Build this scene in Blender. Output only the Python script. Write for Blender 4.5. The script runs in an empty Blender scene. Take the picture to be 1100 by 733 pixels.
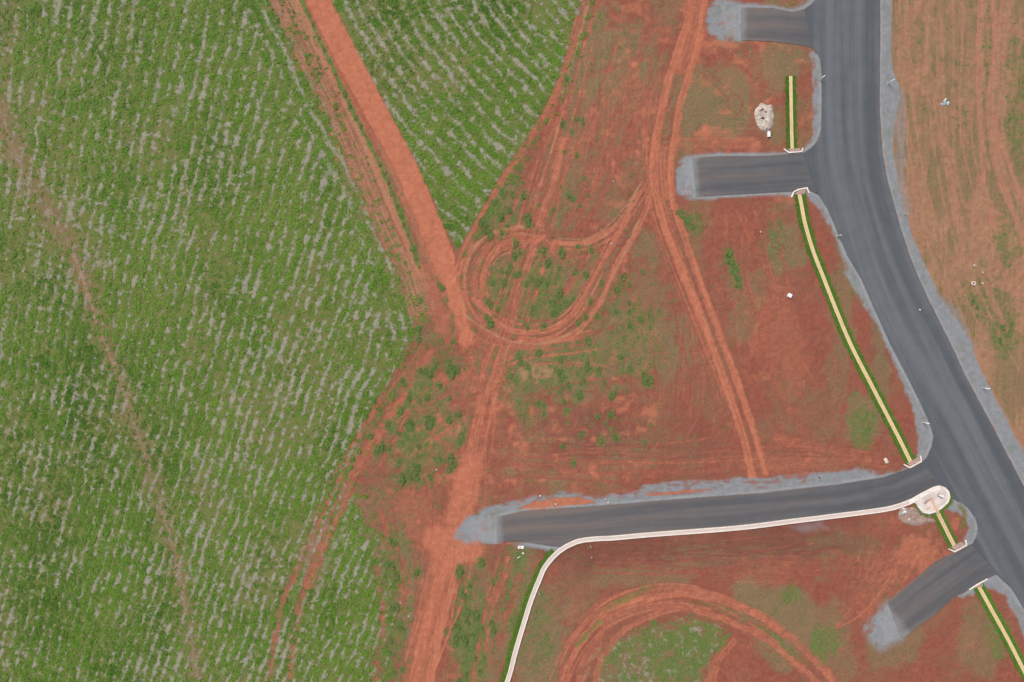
import bpy, bmesh, math, random
import numpy as np

# ------------------------------------------------------------------ camera, sky, sun, exposure
S = 0.13                      # metres per unit of the survey grid (x east, y south, origin 550,366.5)
SC = bpy.context.scene
COL = SC.collection
HCAM = 1100 * S * 24.0 / 36.0

cam_d = bpy.data.cameras.new('camera')
cam = bpy.data.objects.new('camera', cam_d)
COL.objects.link(cam)
cam.location = (0, 0, HCAM)
cam.rotation_euler = (0, 0, 0)
cam_d.sensor_width = 36.0
cam_d.lens = 24.0
cam_d.clip_start = 1.0
cam_d.clip_end = 20000.0
SC.camera = cam

SUN_EL, SUN_AZ = math.radians(52), math.radians(-42)      # light from the upper left of the picture
world = bpy.data.worlds.new('World')
SC.world = world
world.use_nodes = True
wn = world.node_tree
for n in list(wn.nodes):
    wn.nodes.remove(n)
sky = wn.nodes.new('ShaderNodeTexSky')
sky.sky_type = 'NISHITA'
sky.sun_disc = False
sky.sun_elevation = SUN_EL
sky.sun_rotation = SUN_AZ
sky.dust_density = 4.0
sky.air_density = 1.0
sky.ozone_density = 1.0
bg = wn.nodes.new('ShaderNodeBackground')
bg.inputs['Strength'].default_value = 0.10
wo = wn.nodes.new('ShaderNodeOutputWorld')
wn.links.new(sky.outputs[0], bg.inputs[0])
wn.links.new(bg.outputs[0], wo.inputs[0])

sun_d = bpy.data.lights.new('sun', 'SUN')
sun_d.energy = 1.4
sun_d.angle = math.radians(18)
sun_d.color = (1.0, 0.94, 0.86)
sun = bpy.data.objects.new('sun', sun_d)
COL.objects.link(sun)
# direction towards the sun: azimuth measured from +Y towards +X
sun.rotation_euler = (math.pi / 2 - SUN_EL, 0, math.pi - SUN_AZ)

SC.view_settings.view_transform = 'Standard'
SC.view_settings.look = 'None'
SC.view_settings.gamma = 1.0
SC.view_settings.use_curve_mapping = False
SC.view_settings.exposure = 0.77

random.seed(5)
RNG = np.random.default_rng(11)

# ------------------------------------------------------------------ small helpers
def P(x, y, z=0.0):
    return ((x - 550.0) * S, (366.5 - y) * S, z)

def sstep(a, b, x):
    t = np.clip((x - a) / (b - a), 0, 1)
    return t * t * (3 - 2 * t)

_T = np.random.default_rng(3).random((16, 256, 256)).astype(np.float32)
def vnoise(x, y, seed=0):
    x = np.asarray(x, np.float32); y = np.asarray(y, np.float32)
    xi = np.floor(x); yi = np.floor(y)
    fx = x - xi; fy = y - yi
    xi = xi.astype(np.int64) & 255; yi = yi.astype(np.int64) & 255
    t = _T[seed % 16]
    fx = fx * fx * (3 - 2 * fx); fy = fy * fy * (3 - 2 * fy)
    x1 = (xi + 1) & 255; y1 = (yi + 1) & 255
    a = t[xi, yi] * (1 - fx) + t[x1, yi] * fx
    b = t[xi, y1] * (1 - fx) + t[x1, y1] * fx
    return a * (1 - fy) + b * fy

def fbm(x, y, octv=4, seed=0):
    s = 0; amp = 0.5; tot = 0
    for o in range(octv):
        s = s + amp * vnoise(x * 2 ** o + 17.3 * o, y * 2 ** o + 9.1 * o, seed + o)
        tot += amp; amp *= 0.55
    return s / tot

def smooth(pts, n=6):
    p = np.array(pts, float)
    q = np.vstack([2 * p[0] - p[1], p, 2 * p[-1] - p[-2]])
    out = []
    for i in range(1, len(q) - 2):
        p0, p1, p2, p3 = q[i - 1], q[i], q[i + 1], q[i + 2]
        for k in range(n):
            t = k / n
            out.append(0.5 * ((2 * p1) + (-p0 + p2) * t + (2 * p0 - 5 * p1 + 4 * p2 - p3) * t * t + (-p0 + 3 * p1 - 3 * p2 + p3) * t ** 3))
    out.append(q[-2])
    return np.array(out)

def seg_dist(X, Y, pts, closed=False, signed_line=False):
    """distance (and signed side for lines / inside for polygons)"""
    p = np.array(pts, float)
    n = len(p)
    d2 = np.full(X.shape, 1e12, np.float32)
    inside = np.zeros(X.shape, bool)
    side = np.zeros(X.shape, np.float32)
    al = np.zeros(X.shape, np.float32)
    acc = 0.0
    for i in range(n if closed else n - 1):
        ax, ay = p[i]; bx, by = p[(i + 1) % n]
        dx, dy = bx - ax, by - ay
        L2 = dx * dx + dy * dy
        if L2 < 1e-9:
            continue
        t = np.clip(((X - ax) * dx + (Y - ay) * dy) / L2, 0, 1)
        ex = X - (ax + t * dx); ey = Y - (ay + t * dy)
        dd = ex * ex + ey * ey
        m = dd < d2
        d2 = np.where(m, dd, d2)
        if signed_line:
            side = np.where(m, np.sign(dx * (Y - ay) - dy * (X - ax)), side)
            al = np.where(m, acc + t * math.sqrt(L2), al)
        acc += math.sqrt(L2)
        if closed:
            c = ((ay > Y) != (by > Y))
            with np.errstate(divide='ignore', invalid='ignore'):
                xc = (bx - ax) * (Y - ay) / (by - ay if by != ay else 1e-9) + ax
            inside ^= c & (X < xc)
    d = np.sqrt(d2)
    if closed:
        return np.where(inside, -d, d)
    if signed_line:
        return d, side, al
    return d

def mesh_np(name, V, polys_flat, starts, totals, mat=None, parent=None, smooth_shade=False):
    me = bpy.data.meshes.new(name)
    me.vertices.add(len(V))
    me.vertices.foreach_set('co', np.asarray(V, np.float32).ravel())
    me.loops.add(len(polys_flat))
    me.loops.foreach_set('vertex_index', np.asarray(polys_flat, np.int32))
    me.polygons.add(len(starts))
    me.polygons.foreach_set('loop_start', np.asarray(starts, np.int32))
    try:
        me.polygons.foreach_set('loop_total', np.asarray(totals, np.int32))
    except Exception:
        pass
    if smooth_shade:
        me.polygons.foreach_set('use_smooth', np.ones(len(starts), bool))
    me.update(calc_edges=True)
    me.validate()
    if mat:
        me.materials.append(mat)
    o = bpy.data.objects.new(name, me)
    COL.objects.link(o)
    if parent:
        o.parent = parent
    return o

def fattr(o, name, vals):
    a = o.data.attributes.new(name, 'FLOAT', 'POINT')
    a.data.foreach_set('value', np.asarray(vals, np.float32).ravel())

def cattr(o, name, r, g, b, al):
    a = o.data.attributes.new(name, 'FLOAT_COLOR', 'POINT')
    c = np.stack([np.asarray(v, np.float32).ravel() for v in (r, g, b, al)], 1)
    a.data.foreach_set('color', c.ravel())

def tag(o, label=None, cat=None, group=None, kind=None):
    if label: o['label'] = label
    if cat: o['category'] = cat
    if group: o['group'] = group
    if kind: o['kind'] = kind
    return o

def thing(name, label, cat, loc, rz=0.0, group=None):
    o = bpy.data.objects.new(name, None)
    COL.objects.link(o)
    o.location = loc
    o.rotation_euler = (0, 0, rz)
    o.empty_display_size = 0.3
    return tag(o, label, cat, group)

def obj(name, bm, mat, parent=None, smooth_shade=False):
    me = bpy.data.meshes.new(name)
    bmesh.ops.recalc_face_normals(bm, faces=bm.faces)
    bm.to_mesh(me); bm.free()
    if smooth_shade:
        for p in me.polygons: p.use_smooth = True
    me.materials.append(mat)
    o = bpy.data.objects.new(name, me)
    COL.objects.link(o)
    if parent: o.parent = parent
    return o

# ------------------------------------------------------------------ material helpers
class NT:
    def __init__(self, name):
        self.m = bpy.data.materials.new(name)
        self.m.use_nodes = True
        self.t = self.m.node_tree
        for n in list(self.t.nodes): self.t.nodes.remove(n)
        self.out = self.t.nodes.new('ShaderNodeOutputMaterial')
        self.b = self.t.nodes.new('ShaderNodeBsdfPrincipled')
        self.b.inputs['Specular IOR Level'].default_value = 0.15
        self.b.inputs['Roughness'].default_value = 0.9
        self.t.links.new(self.b.outputs[0], self.out.inputs[0])
        self.tc = self.t.nodes.new('ShaderNodeTexCoord')
    def link(self, a, b): self.t.links.new(a, b)
    def noise(self, scale, detail=5, rough=0.6, vec=None, stretch=None, dist=0.0):
        n = self.t.nodes.new('ShaderNodeTexNoise')
        n.inputs['Scale'].default_value = scale
        n.inputs['Detail'].default_value = detail
        n.inputs['Roughness'].default_value = rough
        n.inputs['Distortion'].default_value = dist
        v = vec or self.tc.outputs['Object']
        if stretch:
            mp = self.t.nodes.new('ShaderNodeMapping')
            mp.inputs['Scale'].default_value = stretch
            self.link(v, mp.inputs[0]); v = mp.outputs[0]
        self.link(v, n.inputs['Vector'])
        return n.outputs['Fac']
    def math(self, op, a, b=None, clamp=False, c=None):
        n = self.t.nodes.new('ShaderNodeMath'); n.operation = op; n.use_clamp = clamp
        for i, v in enumerate((a, b, c)):
            if v is None: continue
            if isinstance(v, (int, float)): n.inputs[i].default_value = v
            else: self.link(v, n.inputs[i])
        return n.outputs[0]
    def ramp(self, fac, a, b, ca=0.0, cb=1.0):
        n = self.t.nodes.new('ShaderNodeMapRange'); n.interpolation_type = 'SMOOTHSTEP'
        self.link(fac, n.inputs[0])
        n.inputs[1].default_value = a; n.inputs[2].default_value = b
        n.inputs[3].default_value = ca; n.inputs[4].default_value = cb
        return n.outputs[0]
    def mix(self, fac, a, b, mode='MIX'):
        n = self.t.nodes.new('ShaderNodeMix'); n.data_type = 'RGBA'; n.blend_type = mode
        if isinstance(fac, (int, float)): n.inputs[0].default_value = fac
        else: self.link(fac, n.inputs[0])
        for idx, v in ((6, a), (7, b)):
            if isinstance(v, tuple): n.inputs[idx].default_value = (*v, 1)
            else: self.link(v, n.inputs[idx])
        return n.outputs[2]
    def attr(self, name):
        n = self.t.nodes.new('ShaderNodeAttribute'); n.attribute_name = name
        return n
    def rgba(self, name):
        a = self.attr(name)
        s = self.t.nodes.new('ShaderNodeSeparateColor')
        self.link(a.outputs['Color'], s.inputs[0])
        return s.outputs[0], s.outputs[1], s.outputs[2], a.outputs['Alpha']
    def bump(self, h, dist=0.02, strength=0.5):
        n = self.t.nodes.new('ShaderNodeBump')
        n.inputs['Distance'].default_value = dist
        n.inputs['Strength'].default_value = strength
        self.link(h, n.inputs['Height'])
        self.link(n.outputs[0], self.b.inputs['Normal'])
    def color(self, c):
        if isinstance(c, tuple): self.b.inputs['Base Color'].default_value = (*c, 1)
        else: self.link(c, self.b.inputs['Base Color'])
        return self.m

def simple_mat(name, c1, c2, scale=3.0, rough=0.85, spec=0.2, detail=6, bump=0.01):
    n = NT(name)
    f = n.noise(scale, detail, 0.65)
    n.b.inputs['Roughness'].default_value = rough
    n.b.inputs['Specular IOR Level'].default_value = spec
    if bump: n.bump(n.noise(scale * 6, 4), bump, 0.6)
    return n.color(n.mix(n.ramp(f, 0.3, 0.7), c1, c2))

# -- ground
def ground_material():
    n = NT('red_earth')
    green, olive, bright, straw = n.rgba('cover')
    gravel, tan, dark, ochre = n.rgba('soil')
    big = n.noise(0.22, 6, 0.6)
    mid = n.noise(1.3, 7, 0.65)
    fine = n.noise(5.0, 6, 0.7)
    grit = n.noise(19.0, 4, 0.7)
    c = n.mix(n.ramp(mid, 0.33, 0.68), SOIL_A, SOIL_B)
    c = n.mix(n.math('MULTIPLY', n.ramp(big, 0.4, 0.66), 0.45), c, SOIL_C)
    def wob(w, k, src=fine, lo=0.30, hi=0.70):
        s = n.math('ADD', w, n.math('MULTIPLY', n.math('SUBTRACT', src, 0.5), k))
        return n.ramp(s, lo, hi)
    tanc = n.mix(n.ramp(mid, 0.3, 0.7), TAN_A, TAN_B)
    c = n.mix(tan, c, tanc)
    c = n.mix(wob(dark, 0.9, mid, 0.15, 1.0), c, DARKSOIL)
    ol = n.mix(n.ramp(fine, 0.3, 0.7), OLIVE_A, OLIVE_B)
    c = n.mix(n.math('MULTIPLY', wob(olive, 0.55, fine, 0.02, 1.0), 0.92), c, ol)
    br = n.mix(n.ramp(mid, 0.3, 0.7), BRIGHT_A, BRIGHT_B)
    br = n.mix(n.math('MULTIPLY', tan, 0.75), br, TANBRIGHT)
    c = n.mix(wob(bright, 0.34, fine, 0.04, 0.96), c, br)
    c = n.mix(wob(ochre, 0.8, fine, 0.2, 0.9), c, OCHRE)
    st = n.mix(n.ramp(grit, 0.3, 0.7), STRAW_A, STRAW_B)
    gr = n.mix(n.ramp(fine, 0.3, 0.7), GREEN_A, GREEN_B)
    c = n.mix(wob(green, 0.7, fine, 0.12, 0.92), c, gr)
    c = n.mix(n.math('MULTIPLY', wob(straw, 0.7, fine, 0.08, 1.05), 0.86), c, st)
    gv = n.mix(n.ramp(mid, 0.3, 0.7), GRAVEL_A, GRAVEL_B)
    gv = n.mix(n.ramp(grit, 0.45, 0.7), gv, GRAVEL_C)
    c = n.mix(wob(gravel, 0.34, grit, 0.03, 0.97), c, gv)
    pale, weedy, deep, _ = n.rgba('verge')
    c = n.mix(n.math('MULTIPLY', n.ramp(n.math('ADD', pale, n.math('MULTIPLY', n.math('SUBTRACT', fine, 0.5), 0.8)), 0.2, 0.9), 0.75), c, (0.275, 0.283, 0.280))
    c = n.mix(n.ramp(n.math('ADD', weedy, n.math('MULTIPLY', n.math('SUBTRACT', fine, 0.5), 0.8)), 0.25, 0.9, 0, .55), c, (0.13, 0.15, 0.08))
    v = n.ramp(fine, 0.2, 0.8, 0.84, 1.14)
    v2 = n.ramp(grit, 0.2, 0.8, 0.88, 1.10)
    hs = n.t.nodes.new('ShaderNodeHueSaturation')
    n.link(c, hs.inputs['Color']); n.link(n.math('MULTIPLY', v, v2), hs.inputs['Value'])
    n.bump(n.math('ADD', grit, n.math('MULTIPLY', fine, 2.0)), 0.05, 0.6)
    return n.color(hs.outputs[0])

SOIL_A, SOIL_B, SOIL_C = (0.208, 0.064, 0.042), (0.262, 0.085, 0.054), (0.205, 0.094, 0.056)
TAN_A, TAN_B = (0.265, 0.145, 0.080), (0.340, 0.188, 0.110)
DARKSOIL = (0.165, 0.062, 0.042)
OLIVE_A, OLIVE_B = (0.158, 0.115, 0.056), (0.210, 0.148, 0.078)
BRIGHT_A, BRIGHT_B = (0.370, 0.122, 0.066), (0.440, 0.162, 0.090)
TANBRIGHT = (0.320, 0.160, 0.105)
OCHRE = (0.340, 0.190, 0.105)
STRAW_A, STRAW_B = (0.230, 0.218, 0.158), (0.335, 0.310, 0.252)
GREEN_A, GREEN_B = (0.096, 0.136, 0.026), (0.150, 0.162, 0.054)
GRAVEL_A, GRAVEL_B, GRAVEL_C = (0.172, 0.188, 0.192), (0.238, 0.248, 0.252), (0.240, 0.238, 0.232)

def asphalt_material(name, base, light, dustc):
    n = NT(name)
    wear, dust, patch, _ = n.rgba('surface')
    g = n.noise(9.0, 6, 0.75)
    m = n.noise(0.5, 5, 0.6)
    c = n.mix(n.ramp(n.math('ADD', wear, n.math('MULTIPLY', n.math('SUBTRACT', m, 0.5), 0.5)), 0.1, 0.9), base, light)
    c = n.mix(n.ramp(n.math('ADD', dust, n.math('MULTIPLY', n.math('SUBTRACT', g, 0.5), 0.3)), 0.1, 1.0), c, dustc)
    c = n.mix(n.math('MULTIPLY', patch, 0.85), c, GRAVEL_B)
    v = n.ramp(g, 0.2, 0.8, 0.88, 1.12)
    hs = n.t.nodes.new('ShaderNodeHueSaturation')
    n.link(c, hs.inputs['Color']); n.link(v, hs.inputs['Value'])
    n.bump(n.noise(45.0, 3), 0.008, 0.5)
    n.b.inputs['Roughness'].default_value = 0.85
    return n.color(hs.outputs[0])

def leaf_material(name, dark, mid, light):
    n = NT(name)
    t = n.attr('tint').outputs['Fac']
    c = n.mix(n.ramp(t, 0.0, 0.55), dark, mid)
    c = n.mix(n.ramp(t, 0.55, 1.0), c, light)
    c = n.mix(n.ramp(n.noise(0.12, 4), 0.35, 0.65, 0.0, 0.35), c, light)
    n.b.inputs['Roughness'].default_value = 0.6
    return n.color(c)

M = {}
M['ground'] = ground_material()
M['asphalt'] = asphalt_material('asphalt', (0.074, 0.081, 0.087), (0.120, 0.128, 0.134), (0.150, 0.118, 0.100))
M['asphalt_dusty'] = asphalt_material('dusty_asphalt', (0.078, 0.080, 0.084), (0.120, 0.118, 0.116), (0.165, 0.128, 0.108))
M['concrete_path'] = simple_mat('path_concrete', (0.60, 0.40, 0.26), (0.66, 0.52, 0.36), 0.6, 0.9)
M['concrete_white'] = simple_mat('pale_concrete', (0.62, 0.56, 0.50), (0.52, 0.42, 0.36), 0.5, 0.9)
M['concrete_pav'] = simple_mat('plaza_concrete', (0.62, 0.55, 0.49), (0.46, 0.38, 0.34), 0.9, 0.9)
M['kerb'] = simple_mat('white_kerb', (0.72, 0.68, 0.61), (0.60, 0.53, 0.46), 1.5, 0.9)
M['pink_slab'] = simple_mat('pinkish_slab', (0.40, 0.27, 0.22), (0.30, 0.21, 0.18), 2.0, 0.9)
M['white_paint'] = simple_mat('white_paint', (0.78, 0.78, 0.76), (0.66, 0.66, 0.63), 5.0, 0.6)
M['grey_paint'] = simple_mat('grey_paint', (0.42, 0.43, 0.44), (0.34, 0.35, 0.36), 5.0, 0.6)
M['red_paint'] = simple_mat('red_band', (0.30, 0.06, 0.05), (0.25, 0.05, 0.05), 5.0, 0.6)
M['wood'] = simple_mat('raw_wood', (0.55, 0.42, 0.28), (0.45, 0.33, 0.22), 8.0, 0.8)
M['spill'] = simple_mat('cement_spill', (0.52, 0.46, 0.39), (0.32, 0.26, 0.21), 1.4, 0.95, 0.1, 8, 0.05)
M['rubble'] = simple_mat('pinkish_rubble', (0.36, 0.26, 0.21), (0.22, 0.15, 0.12), 2.5, 0.95, 0.1, 8, 0.06)
M['rubble_stone'] = simple_mat('rubble_stone', (0.38, 0.29, 0.24), (0.26, 0.19, 0.16), 6.0, 0.9)
M['rock'] = simple_mat('pale_rock', (0.50, 0.48, 0.42), (0.38, 0.36, 0.32), 5.0, 0.9)
M['dark_rock'] = simple_mat('dark_rock', (0.05, 0.05, 0.05), (0.09, 0.08, 0.08), 5.0, 0.9)
M['brick'] = simple_mat('broken_brick', (0.22, 0.07, 0.07), (0.17, 0.06, 0.06), 5.0, 0.9)
M['sack'] = simple_mat('paper_sack', (0.62, 0.50, 0.42), (0.55, 0.40, 0.33), 4.0, 0.9)
M['plastic_white'] = simple_mat('white_plastic', (0.70, 0.72, 0.72), (0.56, 0.58, 0.58), 4.0, 0.5, 0.4)
M['plastic_teal'] = simple_mat('teal_plastic', (0.30, 0.45, 0.44), (0.22, 0.34, 0.34), 4.0, 0.5, 0.4)
M['crop'] = leaf_material('crop_leaf', (0.046, 0.116, 0.010), (0.102, 0.206, 0.018), (0.170, 0.242, 0.044))
M['weed'] = leaf_material('weed_leaf', (0.066, 0.128, 0.024), (0.112, 0.182, 0.042), (0.170, 0.206, 0.078))
M['lawn'] = leaf_material('turf_blade', (0.055, 0.130, 0.013), (0.090, 0.180, 0.020), (0.130, 0.200, 0.034))
M['straw'] = leaf_material('dry_stalk', (0.20, 0.185, 0.135), (0.27, 0.25, 0.20), (0.36, 0.34, 0.29))

# ------------------------------------------------------------------ outlines on the survey grid
R_EDGE = [(944,-500),(945,0),(944.8,60),(944.5,120),(947.6,165),(952.7,193),(960,220),(967,245),(977,276),(987,300),(998,324),
          (1021,370),(1036,403),(1054.5,437),(1073,472),(1089,503),(1101,526),(1150,620),(1230,775),(1500,1300)]
L_EDGE_LOW = [(1420,1300),(1160,775),(1110,675),(1100,655),(1091,639),(1082,626),(1074,618)]
ISLAND = [(1044,586),(1049,576),(1050.5,567),(1048,557),(1039,545),(1026,535.5),(1018,527)]
L_EDGE_MID = [(990,497),(996,491),(1000.5,480),(1002.7,469),(1000,459),(989,433.6),(972.7,401),(956,369),(938,329),(925.5,300),(910,274.5),
              (901,253),(896.5,242),(889,225),(882.5,214),(877,207)]
L_EDGE_TOP = [(862,165),(870,160),(875,155.5),(879.5,149),(882,139),(882.6,120),(882.6,78),(881,64),(877,55.5),(871,51)]
TOPMOST = [(864,10),(870,6),(877,-1),(883,-12),(886,-30),(887,-60),(887,-500)]
MAIN = R_EDGE + L_EDGE_LOW + ISLAND + L_EDGE_MID + L_EDGE_TOP + TOPMOST
SIDE1 = [(796,43.5),(830,45),(862,49),(874,51.5),(890,54),(890,0),(866,9.5),(851,13),(830,9),(796,8)]
SIDE2 = [(743.6,170),(773,168),(820,167.6),(845,166),(862,165),(890,150),(890,215),(869,204.5),(849,206),(816,207.6),(782,209.5),(748,211.5)]
SIDE3 = [(534,555.5),(560,549.5),(620,545),(680,540.6),(700,538.5),(765,533.6),(818,530),(864,524.5),(900,520.5),(949,513),(973,504.5),(989,498),
         (1010,480),(1030,540),(1009,525),(976,541),(947,548.5),(900,554),(791,568),(700,575),(660,579),(620,583),(604,588),(590,586.5),(560,581.5),(534,582.5)]
SIDE4 = [(1046,584),(1038,586.5),(1025.5,593),(1004,604),(982,623),(953,646.5),(969,686.5),(1002,662),(1025.5,641),(1042,633),(1060,622),(1070,617),(1095,640),(1075,560)]
SIDEWALK = [(520,800),(544.5,733),(553.5,700),(563,668),(570.5,644),(580.5,619),(584,611),(590,602.5),(597,595),(604,589.5),(612,585),(623,580.8),(640,578.6),(660,577.6),(700,574),
            (791,567),(850,559.8),(899,553.8),(947,547.5),(966,543),(984,536)]
PLAZA = [(973,540),(990,530.5),(1005,523),(1010,521.8),(1015,523.5),(1019,528),(1020.3,534),(1018,540),(1011,546.5),(1004,550.5),(998,552.3),(991,551),(986,546),(983,540.5)]
PATH1 = [(849.2,82),(849.6,110),(850.2,140),(850.8,163)]
PATH2 = [(858,206),(861,222),(864.8,241),(873,269),(883.6,296.5),(898,333),(914,371),(936,414),(956,452.5),(968,476),(978,496.5)]
PATH3 = [(999,537),(1007,551),(1016,569),(1026,588.5)]
PATH4 = [(1050,628),(1063.6,652.7),(1082,686),(1099,719),(1125,768),(1160,835)]
G_RIGHT = [(942,-500),(958,-500),(959,0),(957.5,60),(960,78),(966,90),(968,105),(963,122),(960,140),(960,165),(965.5,193),(973.6,227),(980,253),(984,262),(998,294),
           (1010,318),(1024,338),(1036,352),(1045,372),(1051,390),(1067,423),(1080,446),(1091,470),(1101,486),(1130,540),(1180,635),(1255,775),(1520,1300),(1495,1300)] + R_EDGE[::-1][1:]
G_P1 = [(871,53),(879,58),(886,75),(886,134),(880,152),(866,168),(852,167),(852,163.5),(862,160),(868,152),(872.5,145),(872,120),(872.5,75),(869,57)]
G_2A = [(731,171),(745,165.5),(773,163.5),(820,163.5),(850,163.5),(850,170),(752,174),(752,207),(816,204),(851,203),(851,211.5),(816,211.5),(782,213.5),(752,215.5),(736,216),(727,207),(726,182)]
G_2B = [(862,206),(880,203),(888,214),(897,232),(905,255),(912,272),(922,290),(936,318),(950,345),(960,369),(976,401),(993,434),(1004,459),(1006,469),(1003,481),(993,496),(984,491),(986,472),
        (979,440),(967,408),(951,372),(936,342),(919,314),(909,295),(904,276),(894,253),(882,228),(868,214)]
G_3 = [(514,548),(545,538.5),(580,531),(608,528),(640,533.5),(680,528),(700,519.5),(731,516),(770,515),(827,513),(864,509),(899,505),(922,501.5),(948,508.5),(966,505),(975,502),(990,497),(960,515),(900,524),(864,528),
       (765,537),(700,542),(636,548),(560,553),(540,558),(540,583),(530,586.5),(500,585.5),(487,580),(490,570),(500,556)]
G_3B = [(545,584),(566,582),(596,582),(606,587),(598,594),(588,596),(580,590),(560,589.5)]
G_4I = [(1012,549),(1020,541),(1026,533),(1042,541),(1052,556),(1054,568),(1048,585),(1036,590),(1034,580),(1039,568),(1036,557),(1026,551)]
G_4A = [(924,673),(938,660),(953,643),(962,650),(972,688),(958,694),(946,704),(934,690)]
G_5 = [(1028,641),(1042,631),(1060,620),(1072,614),(1086,622),(1102,650),(1114,674),(1165,775),(1155,800),(1118,724),(1105,694),(1092,666),(1080,642),(1068,635),(1057,632),(1046,639),(1035,645)]
G_1 = [(756,24),(762,4),(772,-3),(800,3),(830,4),(851,9),(864,2),(872,-10),(878,-40),(890,-60),(888,-10),(870,12),(851,17),(802,12),(802,46),(773,44),(762,36)]
GRAVELS = [G_RIGHT, G_P1, G_2A, G_2B, G_3, G_3B, G_4I, G_4A, G_5, G_1]
RED_ISLAND = [(556,547),(575,538.5),(605,534.5),(622,533.5),(638,539.5),(610,544.5),(580,548.5)]

# ------------------------------------------------------------------ ground sheet
def axis(a, b):
    core = np.arange(a, b + 0.1, 1.0)
    out = []; v = 0; st = 1.5
    while v < 16000:
        v += st; st *= 1.35; out.append(v)
    out = np.array(out)
    return np.concatenate([(a - out)[::-1], core, b + out])

gx = axis(-50, 1150); gy = axis(-50, 783)
X, Y = np.meshgrid(gx, gy)
X = X.astype(np.float32); Y = Y.astype(np.float32)
NXg, NYg = len(gx), len(gy)

def window(pts, pad):
    p = np.array(pts)
    i0 = np.searchsorted(gx, p[:, 0].min() - pad); i1 = np.searchsorted(gx, p[:, 0].max() + pad)
    j0 = np.searchsorted(gy, p[:, 1].min() - pad); j1 = np.searchsorted(gy, p[:, 1].max() + pad)
    return slice(j0, j1), slice(i0, i1)

def poly_field(pts, pad=60):
    w = window(pts, pad)
    D = np.full(X.shape, 999.0, np.float32)
    D[w] = seg_dist(X[w], Y[w], pts, closed=True)
    return D

W1 = (fbm(X / 9, Y / 9, 3, 1) - 0.5)            # edge wobble, roughly -0.5..0.5
W2 = (fbm(X / 2.6, Y / 2.6, 2, 5) - 0.5)
W3 = (fbm(X / 38, Y / 38, 4, 2) - 0.5)
green = np.zeros_like(X); olive = np.zeros_like(X); bright = np.zeros_like(X); straw = np.zeros_like(X)
gravel = np.zeros_like(X); tan = np.zeros_like(X); dark = np.zeros_like(X); ochre = np.zeros_like(X)
H = np.zeros_like(X)

def paint(arr, pts, hw, strength=1.0, soft=1.2, wob=2.0, rut=0.0, brk=0.0, clear=0.0, streak=0.0):
    """track of half-width hw along pts; returns weight"""
    global green, olive, H
    q = smooth(pts, 5)
    w = window(q, hw + 12)
    d, sd_, al_ = seg_dist(X[w], Y[w], q, signed_line=True)
    k = 1 - sstep(hw - soft, hw + soft, d + (W1[w] + 0.6 * W2[w]) * wob)
    if streak:
        fs = fbm(d * sd_ / 1.25 + q[0, 0], al_ / 55, 3, 2)
        k = k * (1 - streak + streak * sstep(0.30, 0.62, fs))
    if brk:
        k = k * (1 - brk * sstep(0.42, 0.62, fbm(X[w] / 7 + 3, Y[w] / 7, 3, 7)))
    arr[w] = np.maximum(arr[w], k * strength)
    if clear:
        green[w] *= 1 - k * clear
        olive[w] *= 1 - k * clear
    if rut:
        H[w] -= k * rut
    return w, k

def blob(arr, cx, cy, rx, ry, s=1.0, ns=0.6, sc=14):
    w = (slice(np.searchsorted(gy, cy - 2.4 * ry), np.searchsorted(gy, cy + 2.4 * ry)), slice(np.searchsorted(gx, cx - 2.4 * rx), np.searchsorted(gx, cx + 2.4 * rx)))
    xx, yy = X[w], Y[w]
    r = np.sqrt(((xx - cx) / rx) ** 2 + ((yy - cy) / ry) ** 2) + (fbm(xx / sc, yy / sc, 4, 9) - 0.5) * 2 * ns
    arr[w] = np.maximum(arr[w], s * (1 - sstep(0.55, 1.25, r)))

# --- fields
LF = [(292,-400),(303,0),(338,68),(377,167),(408,240),(437,292),(447,332),(447,362),(430,392),(410,428),(392,462),(380,500),(378,530),(388,556),(404,585),(418,630),(413,690),(406,733),(395,800),(380,1400),(-16000,1400),(-16000,-400)]
RF = [(318,-60),(345,-20),(355,0),(399,90),(442,167),(485,258),(493,268),(520,226),(560,165),(600,96),(622,40),(640,-20),(670,-120),(820,-500),(140,-500)]
PF = [(622,760),(636,722),(652,696),(672,678),(700,669),(740,664),(772,674),(780,686),(768,712),(757,733),(752,760),(700,800)]
dLF = seg_dist(X, Y, LF, closed=True) + W1 * (14 + 34 * sstep(520, 600, Y)) + W2 * 5
dRF = seg_dist(X, Y, RF, closed=True) + W1 * 8 + W2 * 4
dPF = poly_field(PF) + W1 * 30 + W2 * 10
FL = 1 - sstep(-5 - 9 * sstep(520, 600, Y), 5 + 7 * sstep(520, 600, Y), dLF); FR = 1 - sstep(-4, 4, dRF / (1 + 2.2 * sstep(30, 110, seg_dist(X, Y, [(316,-60),(341,0),(385,85),(429,167),(455,225),(472,268)])))); FP = .85 * (1 - sstep(-14, 9, dPF))
FIELD = np.maximum(np.maximum(FL, FR), FP)

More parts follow.
